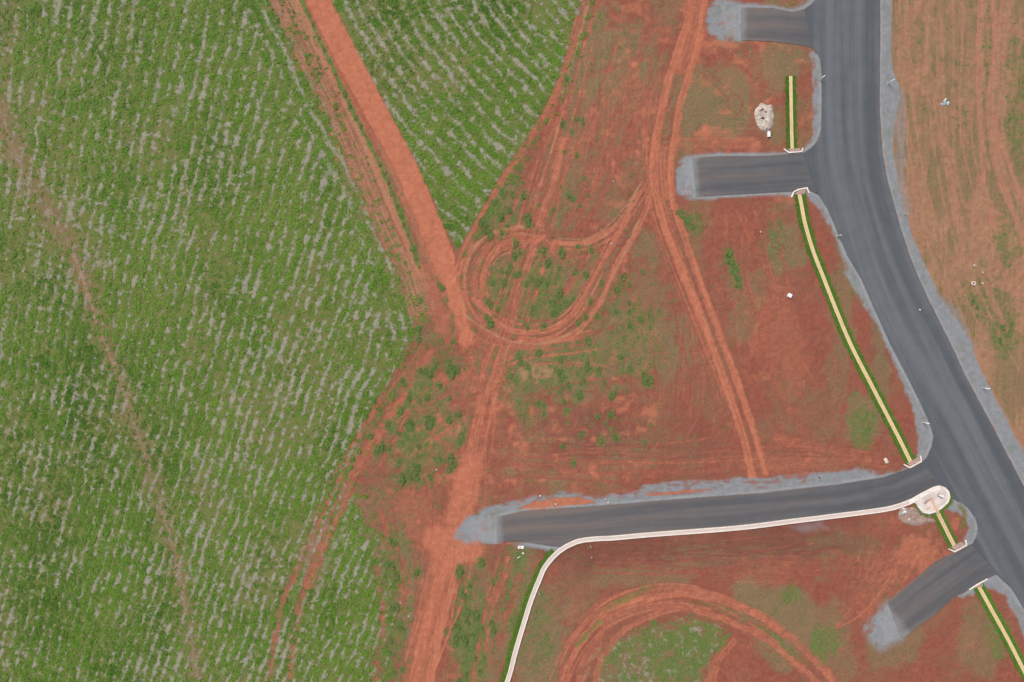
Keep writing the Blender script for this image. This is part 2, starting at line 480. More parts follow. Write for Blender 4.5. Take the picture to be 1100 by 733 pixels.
T1 = [(316,-60),(341,0),(385,85),(429,167),(455,225),(472,268),(483,300)]
dT1, sT1, aT1 = seg_dist(X, Y, T1[:-1] + [(480,300),(500,370)], signed_line=True)
jit = (fbm(X / 40, Y / 40, 2, 12) - 0.5) * 8 + (fbm(X / 9, Y / 14, 2, 9) - 0.5) * 6
uL = X + Y * (0.10 + 0.0005 * np.clip(X, -100, 500)) + 0.00018 * np.clip(Y, -100, 900) ** 2 + jit
uT = dT1 + 5 + jit
selT = (1 - sstep(58, 84, dT1 + W1 * 24)) * (X < 470) * (1 - sstep(340, 400, Y))
uR = X - 0.5 * Y - 0.0016 * Y * np.clip(X - 360, 0, 300) + jit
def rows(u, v, sd):
    per = 13.8
    cell = np.floor(u / per)
    r = u / per - cell
    tri = np.exp(-((r - 0.5) / 0.22) ** 2)
    n = vnoise(cell * 7.31 + 3.7, v / 4.4, sd) * 0.66 + vnoise(cell * 3.13 + 50.2, v / 11.0, sd + 1) * 0.34
    return tri, n
tl, nl = rows(uL, Y - 0.2 * X, 3)
tt, nt = rows(uT, Y, 5)
tr, nr = rows(uR * 0.92, Y + X, 8)
tri = np.where(FR > 0.02, tr, tl * (1 - selT) + tt * selT)
nn = np.where(FR > 0.02, nr, nl * (1 - selT) + nt * selT)
amt = -0.05 + 0.15 * sstep(20, 260, X) + 0.05 * sstep(300, 600, Y) + W3 * 0.7
blobs = sstep(0.60, 0.78, fbm(X / 4.2, Y / 4.2, 2, 13) + 0.10 * (tri - 0.5) + 0.3 * W3)
straw_f = np.maximum(sstep(0.25, 0.70, (0.22 + 0.78 * tri) * (-0.02 + 1.02 * nn + amt) + 0.5 * W2), 0.8 * blobs)
straw_f = straw_f * (0.55 + 0.45 * sstep(0.3, 0.6, fbm(X / 3.1, Y / 3.1, 2, 4)))
straw = straw_f * np.clip(FL + FR, 0, 1) + .8 * FP * sstep(.58, .72, fbm(X / 4.5, Y / 5.5, 3, 11)) * (1 - np.clip(FL + FR, 0, 1))
dry = sstep(0.50, 0.72, fbm(X / 55, Y / 75, 4, 6) + 0.10 * np.exp(-((X - 300) / 60) ** 2 - ((Y - 520) / 130) ** 2) + 0.16 * np.exp(-((X - 100) / 80) ** 2 - ((Y - 200) / 100) ** 2) + 0.12 * np.exp(-((X - 30) / 60) ** 2 - ((Y - 230) / 80) ** 2))
green = FIELD * (0.90 - 0.22 * dry) - .5 * FP * sstep(.42, .6, fbm(X / 7, Y / 9, 3, 2))
olive = FIELD * 1.0

# --- vegetation and bare patches between the tracks
for b in [(650,70,55,55,.75),(770,110,45,40,.75),(840,70,24,30,.6),(835,140,12,26,.55),(838,262,26,40,.6),(925,450,22,40,.6),(690,370,60,40,.55),(560,400,70,40,.5),
          (620,300,50,40,.45),(610,180,26,60,.5),(540,330,60,60,.45),(800,330,20,40,.5),(745,250,20,40,.4),(830,650,60,26,.7),(850,690,40,30,.6),(580,690,26,60,.75),(620,640,20,30,.35),
          (880,680,24,40,.5),(700,620,60,16,.45),(520,690,26,60,.5),(430,600,26,50,.5),(1050,690,26,40,.5),(960,690,30,40,.5),(900,700,24,40,.45),(870,440,60,40,.3),(700,480,60,26,.3),(560,620,16,30,.6),
          (600,510,50,20,.35),(900,590,40,20,.3),(740,600,50,14,.3),(770,400,20,60,.3),(1000,655,30,24,.25),(905,330,14,60,.5),(945,400,12,60,.5),(900,400,14,40,.4),(925,300,12,30,.4)]:
    blob(olive, b[0], b[1], b[2] * 1.1, b[3] * 1.1, min(1, b[4] * 1.4), .7, 20)
for b in [(830,258,16,26,.35),(925,460,14,34,.5),(505,690,14,50,.55),(548,640,14,60,.35),(490,640,10,30,.3),(880,698,12,22,.6),(895,690,10,18,.45),(1070,690,12,30,.4),(580,680,14,50,.3),(848,640,12,14,.4),
          (560,600,10,16,.5),(786,283,5,24,.6),(745,240,14,12,.5),(600,400,40,30,.35),(660,370,40,26,.3),(552,410,30,40,.3),(440,430,30,50,.5),(455,470,34,34,.4),(530,250,18,30,.35),(560,310,34,40,.3)]:
    blob(green, *b)
for b in [(575,400,20,12,.7),(628,385,16,10,.4),(640,392,5,8,.5),(600,405,14,8,.5),(690,360,20,14,.4)]:
    blob(ochre, *b, 0.9, 6)
# bare red lenses
for b in [tuple(q_[:4]) + (q_[4] * .62,) for q_ in [(830,360,34,60,.55),(850,390,20,40,.5),(780,235,30,16,.35),(680,110,30,50,.4),(600,290,26,30,.3),(650,140,20,50,.35),(600,160,10,26,.45),(570,470,60,30,.35),(800,70,40,50,.35),(760,150,40,16,.6),
          (800,155,24,10,.6),(850,500,60,12,.5),(640,505,60,12,.4),(700,440,60,24,.25),(990,595,30,30,.9),(960,610,40,26,.5),(930,650,26,24,.45),(820,620,40,14,.35),(620,650,14,40,.4),(850,215,20,5,.7),(960,560,30,10,.4),
          (1000,600,18,20,.6),(905,230,8,20,.3),(555,500,60,40,.35),(470,480,24,40,.45),(520,420,24,40,.4),(590,610,26,10,.35),(745,30,14,50,.6),(492,340,22,30,.5),(905,690,10,10,.3),(1040,690,20,20,.3),(1088,655,6,12,.5)]]:
    blob(bright, b[0], b[1], b[2], b[3], b[4], .9, 9)
for b in [(620,470,70,40,.7),(720,470,60,40,.5),(660,590,110,20,.9),(850,580,90,18,.9),(780,590,80,20,.7),(620,610,20,50,.6),(880,560,50,14,.6),(900,300,8,60,.4),(945,390,14,60,.6),(720,520,80,8,.4),(860,540,60,6,.3),(1000,570,30,8,.3)]:
    blob(dark, *b)

grow = sstep(0.40, 0.68, fbm(X / 30, Y / 45, 5, 13))
plot = np.clip(sstep(690, 730, X) * sstep(165, 190, Y) + sstep(555, 585, Y) * sstep(560, 600, X), 0, 1)
olive = np.maximum(olive, (0.10 + 0.46 * grow) * (1 - FIELD) * (1 - .55 * plot))
for b in [(450,450,60,60,.75),(425,640,30,90,.7),(560,310,70,60,.6),(540,220,40,50,.6),(600,390,80,50,.7),(690,350,50,60,.6),(505,680,24,70,.7),(560,680,20,70,.6),(590,690,30,60,.7),(450,340,26,60,.45),(700,130,30,60,.5),(640,200,50,50,.5)]:
    blob(olive, *b, .8, 10)
for b in [(440,440,44,50,.55),(455,480,44,30,.5),(425,620,20,60,.4),(415,690,18,50,.45),(560,312,56,46,.45),(535,230,30,30,.5),(600,385,60,30,.28),(640,345,30,40,.28),(505,690,18,60,.5),(690,370,24,40,.35),(552,640,16,34,.5),(450,380,30,30,.4),(478,395,20,30,.4)]:
    blob(green, b[0], b[1], b[2], b[3], b[4] * .75, 1.4, 7)
stw = fbm((X + 0.25 * Y) / 3.0, (Y - 0.25 * X) / 17, 3, 10)
gm = np.exp(-((X - 560) / 110) ** 2 - ((Y - 330) / 130) ** 2) + np.exp(-((X - 440) / 60) ** 2 - ((Y - 480) / 70) ** 2) + np.exp(-((X - 480) / 80) ** 2 - ((Y - 680) / 90) ** 2)
green = np.clip(green + (1 - FIELD) * np.clip(gm, 0, 1) * 0.8 * sstep(0.54, 0.72, stw), 0, 1)

# --- east side: browner earth
dM, sM, aM = seg_dist(X, Y, R_EDGE, signed_line=True)
east = (sM < 0)
tan = np.where(east, sstep(0, 6, dM), 0) * (0.9 + 0.3 * W1)
eo = sstep(0.42, 0.62, fbm(X / 24, Y / 60, 5, 3))
olive = np.maximum(olive, np.where(east, 0.75 * eo, 0))
dark = np.where(east, dark * 0, dark)
er = sstep(0.52, 0.72, fbm(X / 8, Y / 30, 4, 10)) * sstep(60, 10, dM)
ochre = np.maximum(ochre, np.where(east, 0.6 * er, 0))
bright = np.maximum(bright, np.where(east, 0.35 * sstep(26, 12, dM + W1 * 16) * (0.5 + W2 + W1), 0))
for b in [(1092,110,14,70,.36),(1060,320,30,26,.3),(1080,360,18,36,.4),(1085,260,18,40,.3),(1060,60,5,50,.4),(1030,120,10,10,.3)]:
    blob(green, b[0], b[1], b[2], b[3], b[4])
for b in [(1050,320,40,40,.5),(1090,400,40,60,.6),(1020,60,30,60,.5)]:
    blob(olive, *b)

# --- scraping lines left by machines
sv = fbm(X / 1.9 + 0.03 * Y, Y / 46, 3, 1)
sh = fbm(X / 46, Y / 1.9 - 0.02 * X, 3, 4)
sd = fbm((X + 0.55 * Y) / 2.1, (Y - 0.5 * X) / 50, 3, 8)
notf = 1 - np.clip(FL + FR, 0, 1)
wv = np.clip(np.exp(-((X - 640) / 60) ** 2 - ((Y - 100) / 120) ** 2) + np.exp(-((X - 740) / 46) ** 2 - ((Y - 400) / 90) ** 2) + np.where(east, 0.8, 0) + np.exp(-((X - 470) / 60) ** 2 - ((Y - 640) / 120) ** 2), 0, 1)
wh = np.clip(np.exp(-((X - 620) / 90) ** 2 - ((Y - 490) / 30) ** 2) + np.exp(-((X - 850) / 110) ** 2 - ((Y - 490) / 26) ** 2) + np.exp(-((X - 800) / 160) ** 2 - ((Y - 600) / 26) ** 2) + .8 * np.exp(-((X - 790) / 60) ** 2 - ((Y - 140) / 26) ** 2) , 0, 1)
wd = np.clip(np.exp(-((X - 560) / 70) ** 2 - ((Y - 310) / 120) ** 2) + np.exp(-((X - 960) / 40) ** 2 - ((Y - 610) / 40) ** 2), 0, 1)
scr = (wv * (sv - 0.5) + wh * (sh - 0.5) + wd * (sd - 0.5)) * notf
bright = np.clip(bright + 1.3 * np.maximum(scr - 0.03, 0), 0, 1)
olive = np.clip(olive + 1.4 * np.maximum(-scr - 0.03, 0), 0, 1)
H += scr * 0.10
mott = (fbm(X / 11, Y / 11, 4, 11) - 0.5) * notf * (1 - .55 * plot)
bright = np.clip(bright + np.maximum(mott - 0.06, 0) * 2.0, 0, 1)
olive = np.clip(olive + np.maximum(-mott - 0.05, 0) * 1.8, 0, 1)

# --- faint old track through the crop
w, k = paint(ochre, [(0,120),(30,195),(62,240),(84,285),(104,345),(124,395),(146,460),(168,530),(186,590),(200,660),(214,740),(224,800)], 13, 0.07, 9, 8)
olive[w] = np.maximum(olive[w], k); green[w] *= 1 - 0.45 * k; straw[w] *= 1 - .3 * k
w, k = paint(straw, [(0,120),(30,195),(62,240),(84,285),(104,345),(124,395),(146,460),(168,530),(186,590),(200,660),(214,740),(224,800)], 2.2, 0.42, 1.8, 4, brk=.35)
green[w] *= 1 - 0.5 * k; straw[w] = np.maximum(straw[w], .35 * k * sstep(.4, .6, fbm(X[w] / 4, Y[w] / 6, 2, 3)))
paint(bright, [(78,275),(96,320),(104,350),(122,392),(128,415)], 1.6, 0.55, 1, 3, brk=.6)
paint(bright, [(184,580),(195,620)], 1.5, 0.5, 1, 3, brk=.5)
w, k = paint(ochre, [(12,-40),(15,20),(10,60),(6,110),(0,150)], 3, 0.35, 3, 5, brk=.6); green[w] *= 1 - .3 * k

# --- main red haul track and its older neighbour
w, k = paint(ochre, [(286,-60),(308,0),(336,60),(370,130),(390,175),(415,235),(440,290),(452,330)], 16, 0.62, 5, 7, clear=.85, streak=.45)
olive[w] = np.maximum(olive[w], .5 * k)
straw[w] *= 1 - k
paint(bright, [(300,-60),(320,0),(350,62),(383,130),(405,180),(430,240),(450,290)], 7, 0.62, 3, 5, rut=.05, streak=.4)
paint(bright, [(305,60),(330,110),(350,150),(370,190),(400,250),(425,300)], 2, 0.45, 1.5, 4, brk=.7)
paint(green, [(308,-40),(331,15),(355,68),(378,118),(400,160),(420,205),(438,250),(452,292)], 2.6, 0.9, 1.2, 5)
paint(green, [(296,20),(318,66),(340,104),(356,140),(374,190),(398,245)], 1.8, 0.6, 1.2, 4, brk=.7)
for dx_, s_ in ((-9, .55), (-15, .4), (-3, .5)):
    paint(bright if dx_ != -15 else ochre, [(a + dx_, b) for a, b in [(300,0),(328,60),(360,130),(384,190),(405,240),(430,290)]], 1.2, s_, 1, 4, brk=.6, clear=.6)
w, k = paint(bright, T1[:-1] + [(480,292)], 12.5, 0.97, 2, 3, rut=.06, clear=1, streak=.22)
straw[w] *= 1 - k; ochre[w] *= 1 - k
w, k = paint(bright, [(470,262),(482,300),(490,325)], 8.5, 0.95, 2.5, 5, rut=.05, clear=1)
paint(bright, [(490,322),(496,345),(502,366)], 8, 0.95, 3, 6, clear=.95, streak=.25)
w, k = paint(bright, [(470,262),(482,300)], 3, .9, 2, 3); straw[w] *= 1 - k
paint(bright, [(455,290),(470,330),(478,360)], 8, 0.45, 4, 6, clear=.6)
w, k = paint(bright, [(a - 14, b) for a, b in T1], 6, .55, 3, 5, clear=0, streak=.4); bright[w] *= 1 - .0 * k
for dx in (-4, 4):
    paint(dark, [(a + dx, b) for a, b in T1], 0.8, 0.25, .6, 2)

# --- edge track of the right-hand field, lines towards the south
def tr(pts, hw=2.4, s=0.75, wob=2.4, brk=.25, clear=.9, rut=.04, soft=1.3):
    w, k = paint(bright, pts, hw + .3, s, soft + .4, wob, rut=rut, brk=brk, clear=clear, streak=.45)
    straw[w] *= 1 - .8 * k
tr([(640,-40),(622,30),(607,72),(596,100),(575,140),(545,185),(520,226),(497,268),(490,290)], 3, .65, brk=.15)
tr([(650,-40),(634,30),(616,85),(600,125),(580,165),(556,215),(535,250)], 2, .5, brk=.4)
tr([(604,150),(596,190),(586,220),(578,240)], 4, .8, brk=.3)
tr([(612,150),(602,205),(592,245)], 2, .5, brk=.4)
w, k = paint(ochre, [(632,0),(620,50),(604,100)], 2, .6, 1.5, 3, brk=.4)
w, k = paint(ochre, [(602,130),(588,175),(574,215)], 1.2, .6, 1, 3, brk=.3)
tr([(576,255),(560,300),(548,335),(540,370),(524,420),(512,470),(503,520),(497,560)], 3, .75)
tr([(592,262),(580,300),(566,345),(550,380),(538,410),(526,440),(518,480)], 2.4, .55, brk=.4)
tr([(530,370),(520,395),(512,440),(500,500)], 3, .7)
tr([(546,372),(535,400),(528,440),(518,490),(512,530)], 3, .7)
tr([(582,215),(576,240),(566,262)], 3, .55, brk=.3)
tr([(558,300),(552,322),(546,348),(543,362)], 4, .55, brk=.2)
# --- the loop
tr([(560,243),(548,246),(530,250),(510,266),(500,288),(500,316),(508,334),(520,350),(535,362),(552,370)], 2.6, .75)
tr([(585,254),(566,260),(544,260),(530,270),(521,288),(518,308),(516,324)], 2.6, .9, brk=.1)
tr([(508,322),(526,340),(544,353),(566,357),(592,353),(612,341),(622,328),(632,310),(644,288),(656,266),(668,244),(676,224),(686,206)], 3, .85, brk=.1)
tr([(560,364),(584,366),(605,364),(622,354),(640,332),(654,304),(664,282),(680,254),(694,226),(700,205)], 3, .85, brk=.1)
tr([(572,254),(584,256),(592,264),(601,275)], 2, .8)
tr([(595,260),(612,262),(630,260),(646,253),(664,240),(678,220)], 2.6, .85, brk=.1)
tr([(600,276),(620,275),(644,270),(664,256)], 2.2, .55)
tr([(640,262),(622,290),(608,312)], 3, .5)
tr([(636,268),(612,306),(596,330)], 1.8, .4)
def multi(pts, n, spread, s=.5, hw=.75, seed=0, brk=.3):
    rr = np.random.default_rng(seed + 100)
    q = smooth(pts, 4)
    t = np.gradient(q, axis=0); t /= np.linalg.norm(t, axis=1)[:, None] + 1e-9
    nv = np.stack([t[:, 1], -t[:, 0]], 1)
    u = np.linspace(0, 1, len(q))
    for i in range(n):
        o0 = rr.uniform(-spread, spread); a1 = rr.normal(0, spread * .3); ph = rr.uniform(0, 6.28)
        off = o0 + a1 * np.sin(u * rr.uniform(2, 6) + ph)
        p = (q + nv * off[:, None])[::2]
        lo = int(rr.uniform(0, .25) * len(p)); hi = int(rr.uniform(.7, 1) * len(p))
        if hi - lo < 4: continue
        arr = bright if rr.random() < .68 else (ochre if rr.random() < .5 else dark)
        w, k = paint(arr, p[lo:hi], hw * rr.uniform(.8, 1.6), min(1, (1.3 if arr is bright else 1.1) * s * rr.uniform(.6, 1.2)), .8, 1.2, brk=brk * .7, clear=.8)
RING = [(520,350),(508,334),(500,312),(503,284),(514,264),(532,252),(555,247),(578,250),(600,262)]
RING2 = [(505,330),(526,345),(555,358),(585,358),(612,346),(632,322),(648,292),(662,264),(678,230),(692,200)]
multi([(600,275),(585,258),(560,252),(532,258),(514,278),(506,305),(516,332),(538,350),(565,356),(595,350)], 9, 9, .55, .7, 27)
multi([(626,250),(650,180),(670,110),(700,60)], 10, 24, .4, .8, 28, .4)
multi(RING, 6, 7, .6, .8, 1); multi([(524,318),(522,296),(532,274),(552,264),(576,262),(596,272)], 5, 5, .6, .8, 2)
multi(RING2, 10, 13, .6, .8, 3); multi([(598,262),(630,262),(658,246),(684,212),(702,182)], 6, 7, .55, .8, 4)
multi([(500,345),(516,362),(545,372),(580,374),(612,366)], 5, 5, .5, .8, 5)
multi([(650,-40),(630,40),(608,120),(584,200),(566,262),(548,330),(528,410),(508,500),(496,560)], 11, 17, .45, .8, 6, .5)
multi([(690,20),(668,90),(640,160),(606,240),(580,320)], 12, 34, .35, .9, 7, .5)
multi([(498,362),(512,400),(514,450),(506,520),(494,580)], 9, 24, .45, .8, 8)
multi([(492,560),(478,620),(462,680),(446,750)], 14, 20, .6, .9, 9, .2)
multi([(540,600),(522,660),(508,740)], 6, 14, .4, .9, 10, .5)
multi([(712,60),(704,140),(708,220),(742,320),(784,430),(818,512)], 12, 14, .5, .8, 11, .3)
multi([(520,410),(480,440),(440,470),(405,510)], 10, 24, .4, .8, 12, .5)
multi([(560,495),(640,500),(720,500),(820,492),(930,488)], 14, 22, .35, .8, 13, .5)
multi([(740,320),(752,390),(738,450),(705,492)], 12, 22, .3, .7, 14, .5)
multi([(700,350),(720,400),(712,450)], 8, 24, .25, .7, 15, .5)
multi([(600,735),(616,700),(645,668),(690,648),(740,644),(790,660),(840,688),(890,735)], 20, 13, .5, .8, 16, .3)
multi([(640,600),(740,600),(850,585),(950,575)], 10, 16, .25, .8, 17, .6)
multi([(905,680),(940,640),(990,600)], 10, 22, .45, .9, 18, .5)
multi([(1058,-40),(1058,60),(1056,140),(1074,220),(1100,280)], 12, 22, .28, .8, 19, .5)
multi([(985,-40),(990,80),(1005,180),(1030,270),(1070,360),(1110,440)], 16, 26, .22, .8, 20, .6)
multi([(452,372),(418,430),(384,490),(350,560),(318,650),(296,740)], 8, 12, .4, .8, 21, .6)
multi([(540,392),(580,380),(640,372),(690,350)], 9, 20, .5, .9, 25, .5)
multi([(560,410),(620,400),(680,400)], 9, 22, .4, .9, 26, .5)
multi([(780,60),(800,110),(790,150)], 10, 36, .3, .9, 22, .6)
multi([(800,225),(820,300),(850,380),(900,460)], 14, 40, .3, .9, 23, .6)
multi([(420,545),(440,620),(425,700)], 8, 18, .3, .8, 24, .6)

# --- spread of tyre marks south of the loop
for pts, hw, s in [([(498,362),(505,400),(496,440)], 7, .5), ([(446,440),(470,448),(490,458)], 2, .5), ([(440,452),(462,466),(482,480)], 2, .45), ([(545,408),(515,425),(484,438)], 2.5, .5),
                   ([(472,405),(490,412),(500,400)], 7, .55), ([(438,445),(425,470),(408,500)], 2, .4), ([(600,445),(560,470),(530,480)], 3, .35), ([(505,470),(480,500),(450,530)], 3, .4), ([(640,505),(560,500),(500,500)], 3, .35)]:
    tr(pts, hw, s, 4, .4)
# --- tracks along the edge of the crop
tr([(452,372),(440,395),(424,412),(413,425),(400,446),(384,470),(370,505),(352,540),(336,575),(319,613),(302,651),(293,703),(286,760)], 3.2, .46, 3.5, .4, .8, .04, 2.6)
tr([(462,378),(445,403),(431,425),(418,447),(404.5,469),(393,492),(378,515),(366,545),(354,572),(340,604),(325,648),(316,694),(306,760)], 4.0, .52, 3.5, .35, .8, .04, 2.8)
tr([(430,430),(412,455),(396,480),(386,500)], 5, .6, 4, .2)
for pts in [[(352,560),(336,590),(322,625),(306,665)], [(372,560),(356,592),(344,622),(334,660),(326,700)]]:
    paint(straw, pts, 2.5, .45, 1.5, 5, brk=.4)
tr([(404,610),(410,660),(404,720),(400,780)], 3, .5, 4, .5)
# --- broad red track to the south
w, k = paint(bright, [(505,500),(496,545),(486,585),(478,612)], 15, .75, 6, 9, clear=.8)
paint(bright, [(480,600),(468,650),(457,700),(446,760)], 16, .55, 6, 8, clear=.7)
tr([(486,590),(468,632),(458,668),(446,720),(438,770)], 5, .95, 3, .1, 1, .07)
tr([(492,595),(484,630),(474,668),(464,715),(456,770)], 5, .95, 3, .1, 1, .07)
paint(bright, [(505,590),(480,590),(470,580)], 16, .8, 6, 8, clear=.8)
paint(bright, [(440,540),(462,575),(478,600)], 22, .35, 10, 10, clear=.4)
tr([(545,600),(530,640),(520,670),(512,706),(506,740)], 3.4, .6, 3, .3)
paint(green, [(538,606),(528,645),(519,690),(511,740)], 1, .5, .8, 2)
tr([(560,620),(548,650),(536,690)], 4, .4, 4, .4)
# --- double track down the middle of the building plots
tr([(752,-60),(744,0),(733,40),(720,80),(710,120),(703,160),(701,190),(707,220),(718,255),(738,305),(756,350),(778,410),(796,462),(808,512)], 3.9, .95, 2.5, .06, 1, .06)
tr([(766,-60),(756,0),(750,40),(741,75),(731,110),(725,145),(720,180),(722,212),(733,248),(750,298),(768,345),(790,405),(810,465),(822,508)], 3.5, .95, 2.5, .06, 1, .06)
paint(bright, [(758,-60),(748,0),(742,40),(732,70)], 12, .6, 4, 6, clear=.9, streak=.5)
paint(bright, [(711,165),(711,190),(713,208)], 9, .6, 4, 5, clear=.9, streak=.5)
paint(bright, [(748,50),(770,46),(790,50)], 4, .6, 3, 4)
for pts, hw, s in [([(700,60),(670,70),(630,82)], 3, .35), ([(650,100),(630,150),(620,185)], 5, .45), ([(690,200),(680,150),(690,100)], 4, .4), ([(725,30),(690,34),(650,30)], 3, .35), ([(815,340),(830,400),(850,440),(870,470)], 4, .35),
                   ([(805,230),(800,290),(812,350),(822,400)], 6, .35), ([(760,380),(768,430),(790,470)], 2, .3), ([(740,330),(745,400),(736,470)], 1, .3), ([(727,330),(730,400),(718,460),(690,490)], 1, .3), ([(752,220),(770,300),(780,350)], 3, .3),
                   ([(835,470),(880,480),(940,490)], 5, .5), ([(830,500),(880,495),(950,498)], 4, .55), ([(770,505),(700,508),(560,512)], 3, .3), ([(640,600),(700,596),(800,600)], 3, .25)]:
    tr(pts, hw, s, 5, .4, .5)
# --- curved haul track in the south
for pts, hw, s, br in [([(598,800),(606,728),(618,700),(640,668),(662,651),(699,641),(736,636),(758,638),(782,645),(809,656),(836,673),(864,698),(888,722),(920,770)], 3.8, .75, .3),
                       ([(640,800),(640,730),(650,700),(672,676),(705,660),(736,653),(764,660),(791,671),(818,684),(845,705),(875,732),(900,770)], 3.4, .75, .3),
                       ([(620,790),(624,724),(640,690),(662,666),(700,652),(736,645)], 5, .5, .5), ([(604,790),(602,720),(606,680)], 2, .4, .4),
                       ([(785,690),(770,710),(760,745)], 6, .6, .2), ([(800,680),(790,710),(800,760)], 12, .3, .3), ([(905,600),(960,640),(930,680)], 4, .3, .4), ([(700,640),(660,650),(630,670)], 12, .4, .4)]:
    tr(pts, hw, s, 4, br, .8)
paint(green, [(620,694),(632,680),(645,668)], 2.5, .7, 1.5, 4, brk=.3); paint(green, [(650,655),(680,640),(700,630)], 3.5, .6, 2, 5, brk=.5)
paint(green, [(742,648),(770,651),(800,664),(832,684),(864,712)], 2.6, .45, 1.6, 4, brk=.5)
paint(green, [(772,700),(780,684)], 3, .6, 1.5, 4)
paint(ochre, [(620,760),(630,720),(650,690)], 5, .5, 3, 5, brk=.4)
# --- east tracks
for pts, hw, s in [([(1053,-60),(1053,0),(1051,45),(1050,91),(1053,130),(1054.5,174),(1060,211),(1070,250)], 2.6, .75), ([(1065,-60),(1066,0),(1070,40),(1066,82),(1063,115),(1064,138),(1069,174),(1078,203),(1090,232),(1100,262)], 3, .75),
                   ([(1068,125),(1074,150),(1080,165),(1091,196),(1100,216),(1120,260)], 2.6, .75), ([(1085,-20),(1078,20),(1076,60)], 6, .55), ([(1098,20),(1084,36)], 2, .4), ([(1000,0),(996,40),(993,80)], 2, .4), ([(1010,150),(1020,200),(1026,240)], 2.5, .35),
                   ([(1020,160),(1030,200),(1036,220)], 2, .35), ([(1004,340),(1040,372),(1060,420),(1090,470),(1110,505)], 5, .5), ([(1072,285),(1060,300),(1090,310)], 5, .35), ([(1100,280),(1080,300)], 6, .3)]:
    tr(pts, hw, s, 3, .25, .85)

# --- lawn beside the sidewalk, gravel blends
def offset(pts, d):
    q = np.array(pts, float)
    t = np.gradient(q, axis=0); t /= np.linalg.norm(t, axis=1)[:, None] + 1e-9
    return q + np.stack([t[:, 1], -t[:, 0]], 1) * d
ROADS = np.full(X.shape, 999.0, np.float32)
for g in (MAIN, SIDE1, SIDE2, SIDE3, SIDE4):
    ROADS = np.minimum(ROADS, np.abs(poly_field(g, 40)))
pale = np.zeros_like(X); weedy = np.zeros_like(X)
along_v = fbm(X / 2.6, Y / 22, 3, 12) - 0.5
along_h = fbm(X / 24, Y / 2.4, 3, 15) - 0.5
along_d = fbm((X + .55 * Y) / 2.8, (Y - .55 * X) / 18, 3, 11) - 0.5
for k, g in enumerate(GRAVELS):
    D = poly_field(g, 30)
    st = {0: along_v, 1: along_v, 2: along_h, 3: along_v, 4: along_h, 5: along_h, 9: along_h}.get(k, along_d)
    soft = {0: 1.6, 7: 7.0, 9: 3.6, 4: 3.6, 2: 3.2}.get(k, 2.4)
    w_ = 1 - sstep(-soft * 1.5, soft * 1.0, D + W1 * (1.5 if k == 0 else 4) + st * {0: 1.5, 2: 2.0, 9: 2.0}.get(k, 4.5) + W2 * (.8 if k == 0 else 1.5))
    gravel = np.maximum(gravel, 0.97 * w_)
thin = sstep(.50, .66, fbm(X / 9, Y / 7, 4, 12) + .5 * np.where(X < 860, along_h, along_d)) * sstep(2.0, 6, ROADS)
gravel *= 1 - .50 * thin * np.where(X > 942, .35, 1)
pale = np.exp(-((ROADS - 1.8) / 1.6) ** 2) * gravel * (.75 + W1)
pale = np.maximum(pale, (1 - sstep(-6, 2, poly_field([(770,2),(796,5),(796,44),(778,42)]))) * .6)
for pg in ([(732,172),(747,168),(747,212),(734,210)], [(500,556),(534,553),(534,586),(505,584)], [(940,662),(953,646),(969,686),(950,692)]):
    pale = np.maximum(pale, .6 * (1 - sstep(-5, 3, poly_field(pg) + W1 * 8)))
weedy = sstep(.55, .7, fbm(X / 9, Y / 9, 3, 14)) * gravel * .6
for g in [[(960,85),(972,100),(974,150),(972,190),(980,230),(970,235),(962,190)], [(1010,318),(1028,330),(1050,372),(1044,380)], [(850,566),(880,560),(890,568),(860,573)]]:
    gravel = np.maximum(gravel, 0.45 * (1 - sstep(-4, 5, poly_field(g) + W1 * 8)))
dRI = poly_field(RED_ISLAND) + W1 * 3
ri = 1 - sstep(-1.5, 1.5, dRI)
gravel *= 1 - ri; bright = np.maximum(bright, .8 * ri)
w, k = paint(bright, [(695,531.5),(730,529),(762,526)], 1.4, .7, 1, 2); gravel[w] *= 1 - .9 * k
w, k = paint(bright, [(544,584),(560,580),(575,579)], 1.2, .5, 1, 2)
w, k = paint(green, [(1030,542),(1036,552),(1034,566)], 2.5, .6, 2, 3); gravel[w] *= 1 - .7 * k
blob(bright, 1026, 562, 5, 9, .5, .4, 5)

# --- hard surfaces: flatten the earth
HARD = np.full(X.shape, 99.0, np.float32)
for g in (MAIN, SIDE1, SIDE2, SIDE3, SIDE4, PLAZA):
    HARD = np.minimum(HARD, poly_field(g, 20))
for pth in (SIDEWALK, PATH1, PATH2, PATH3, PATH4):
    w = window(pth, 20)
    HARD[w] = np.minimum(HARD[w], seg_dist(X[w], Y[w], smooth(pth)) - 3)
flat = sstep(1.5, 9, HARD)
for g in GRAVELS:
    flat = np.minimum(flat, sstep(0, 8, poly_field(g, 20)))
relief = (fbm(X / 30, Y / 30, 4, 14) - 0.5) * 0.25 + W1 * 0.10 + W2 * 0.04
far = sstep(1200, 9000, np.hypot(X - 550, Y - 366)) * 30 * (fbm(X / 2500, Y / 2500, 3, 2) - .35)
H = (H + relief + straw * 0.03) * flat - 0.004
H = np.minimum(H, 0.18)

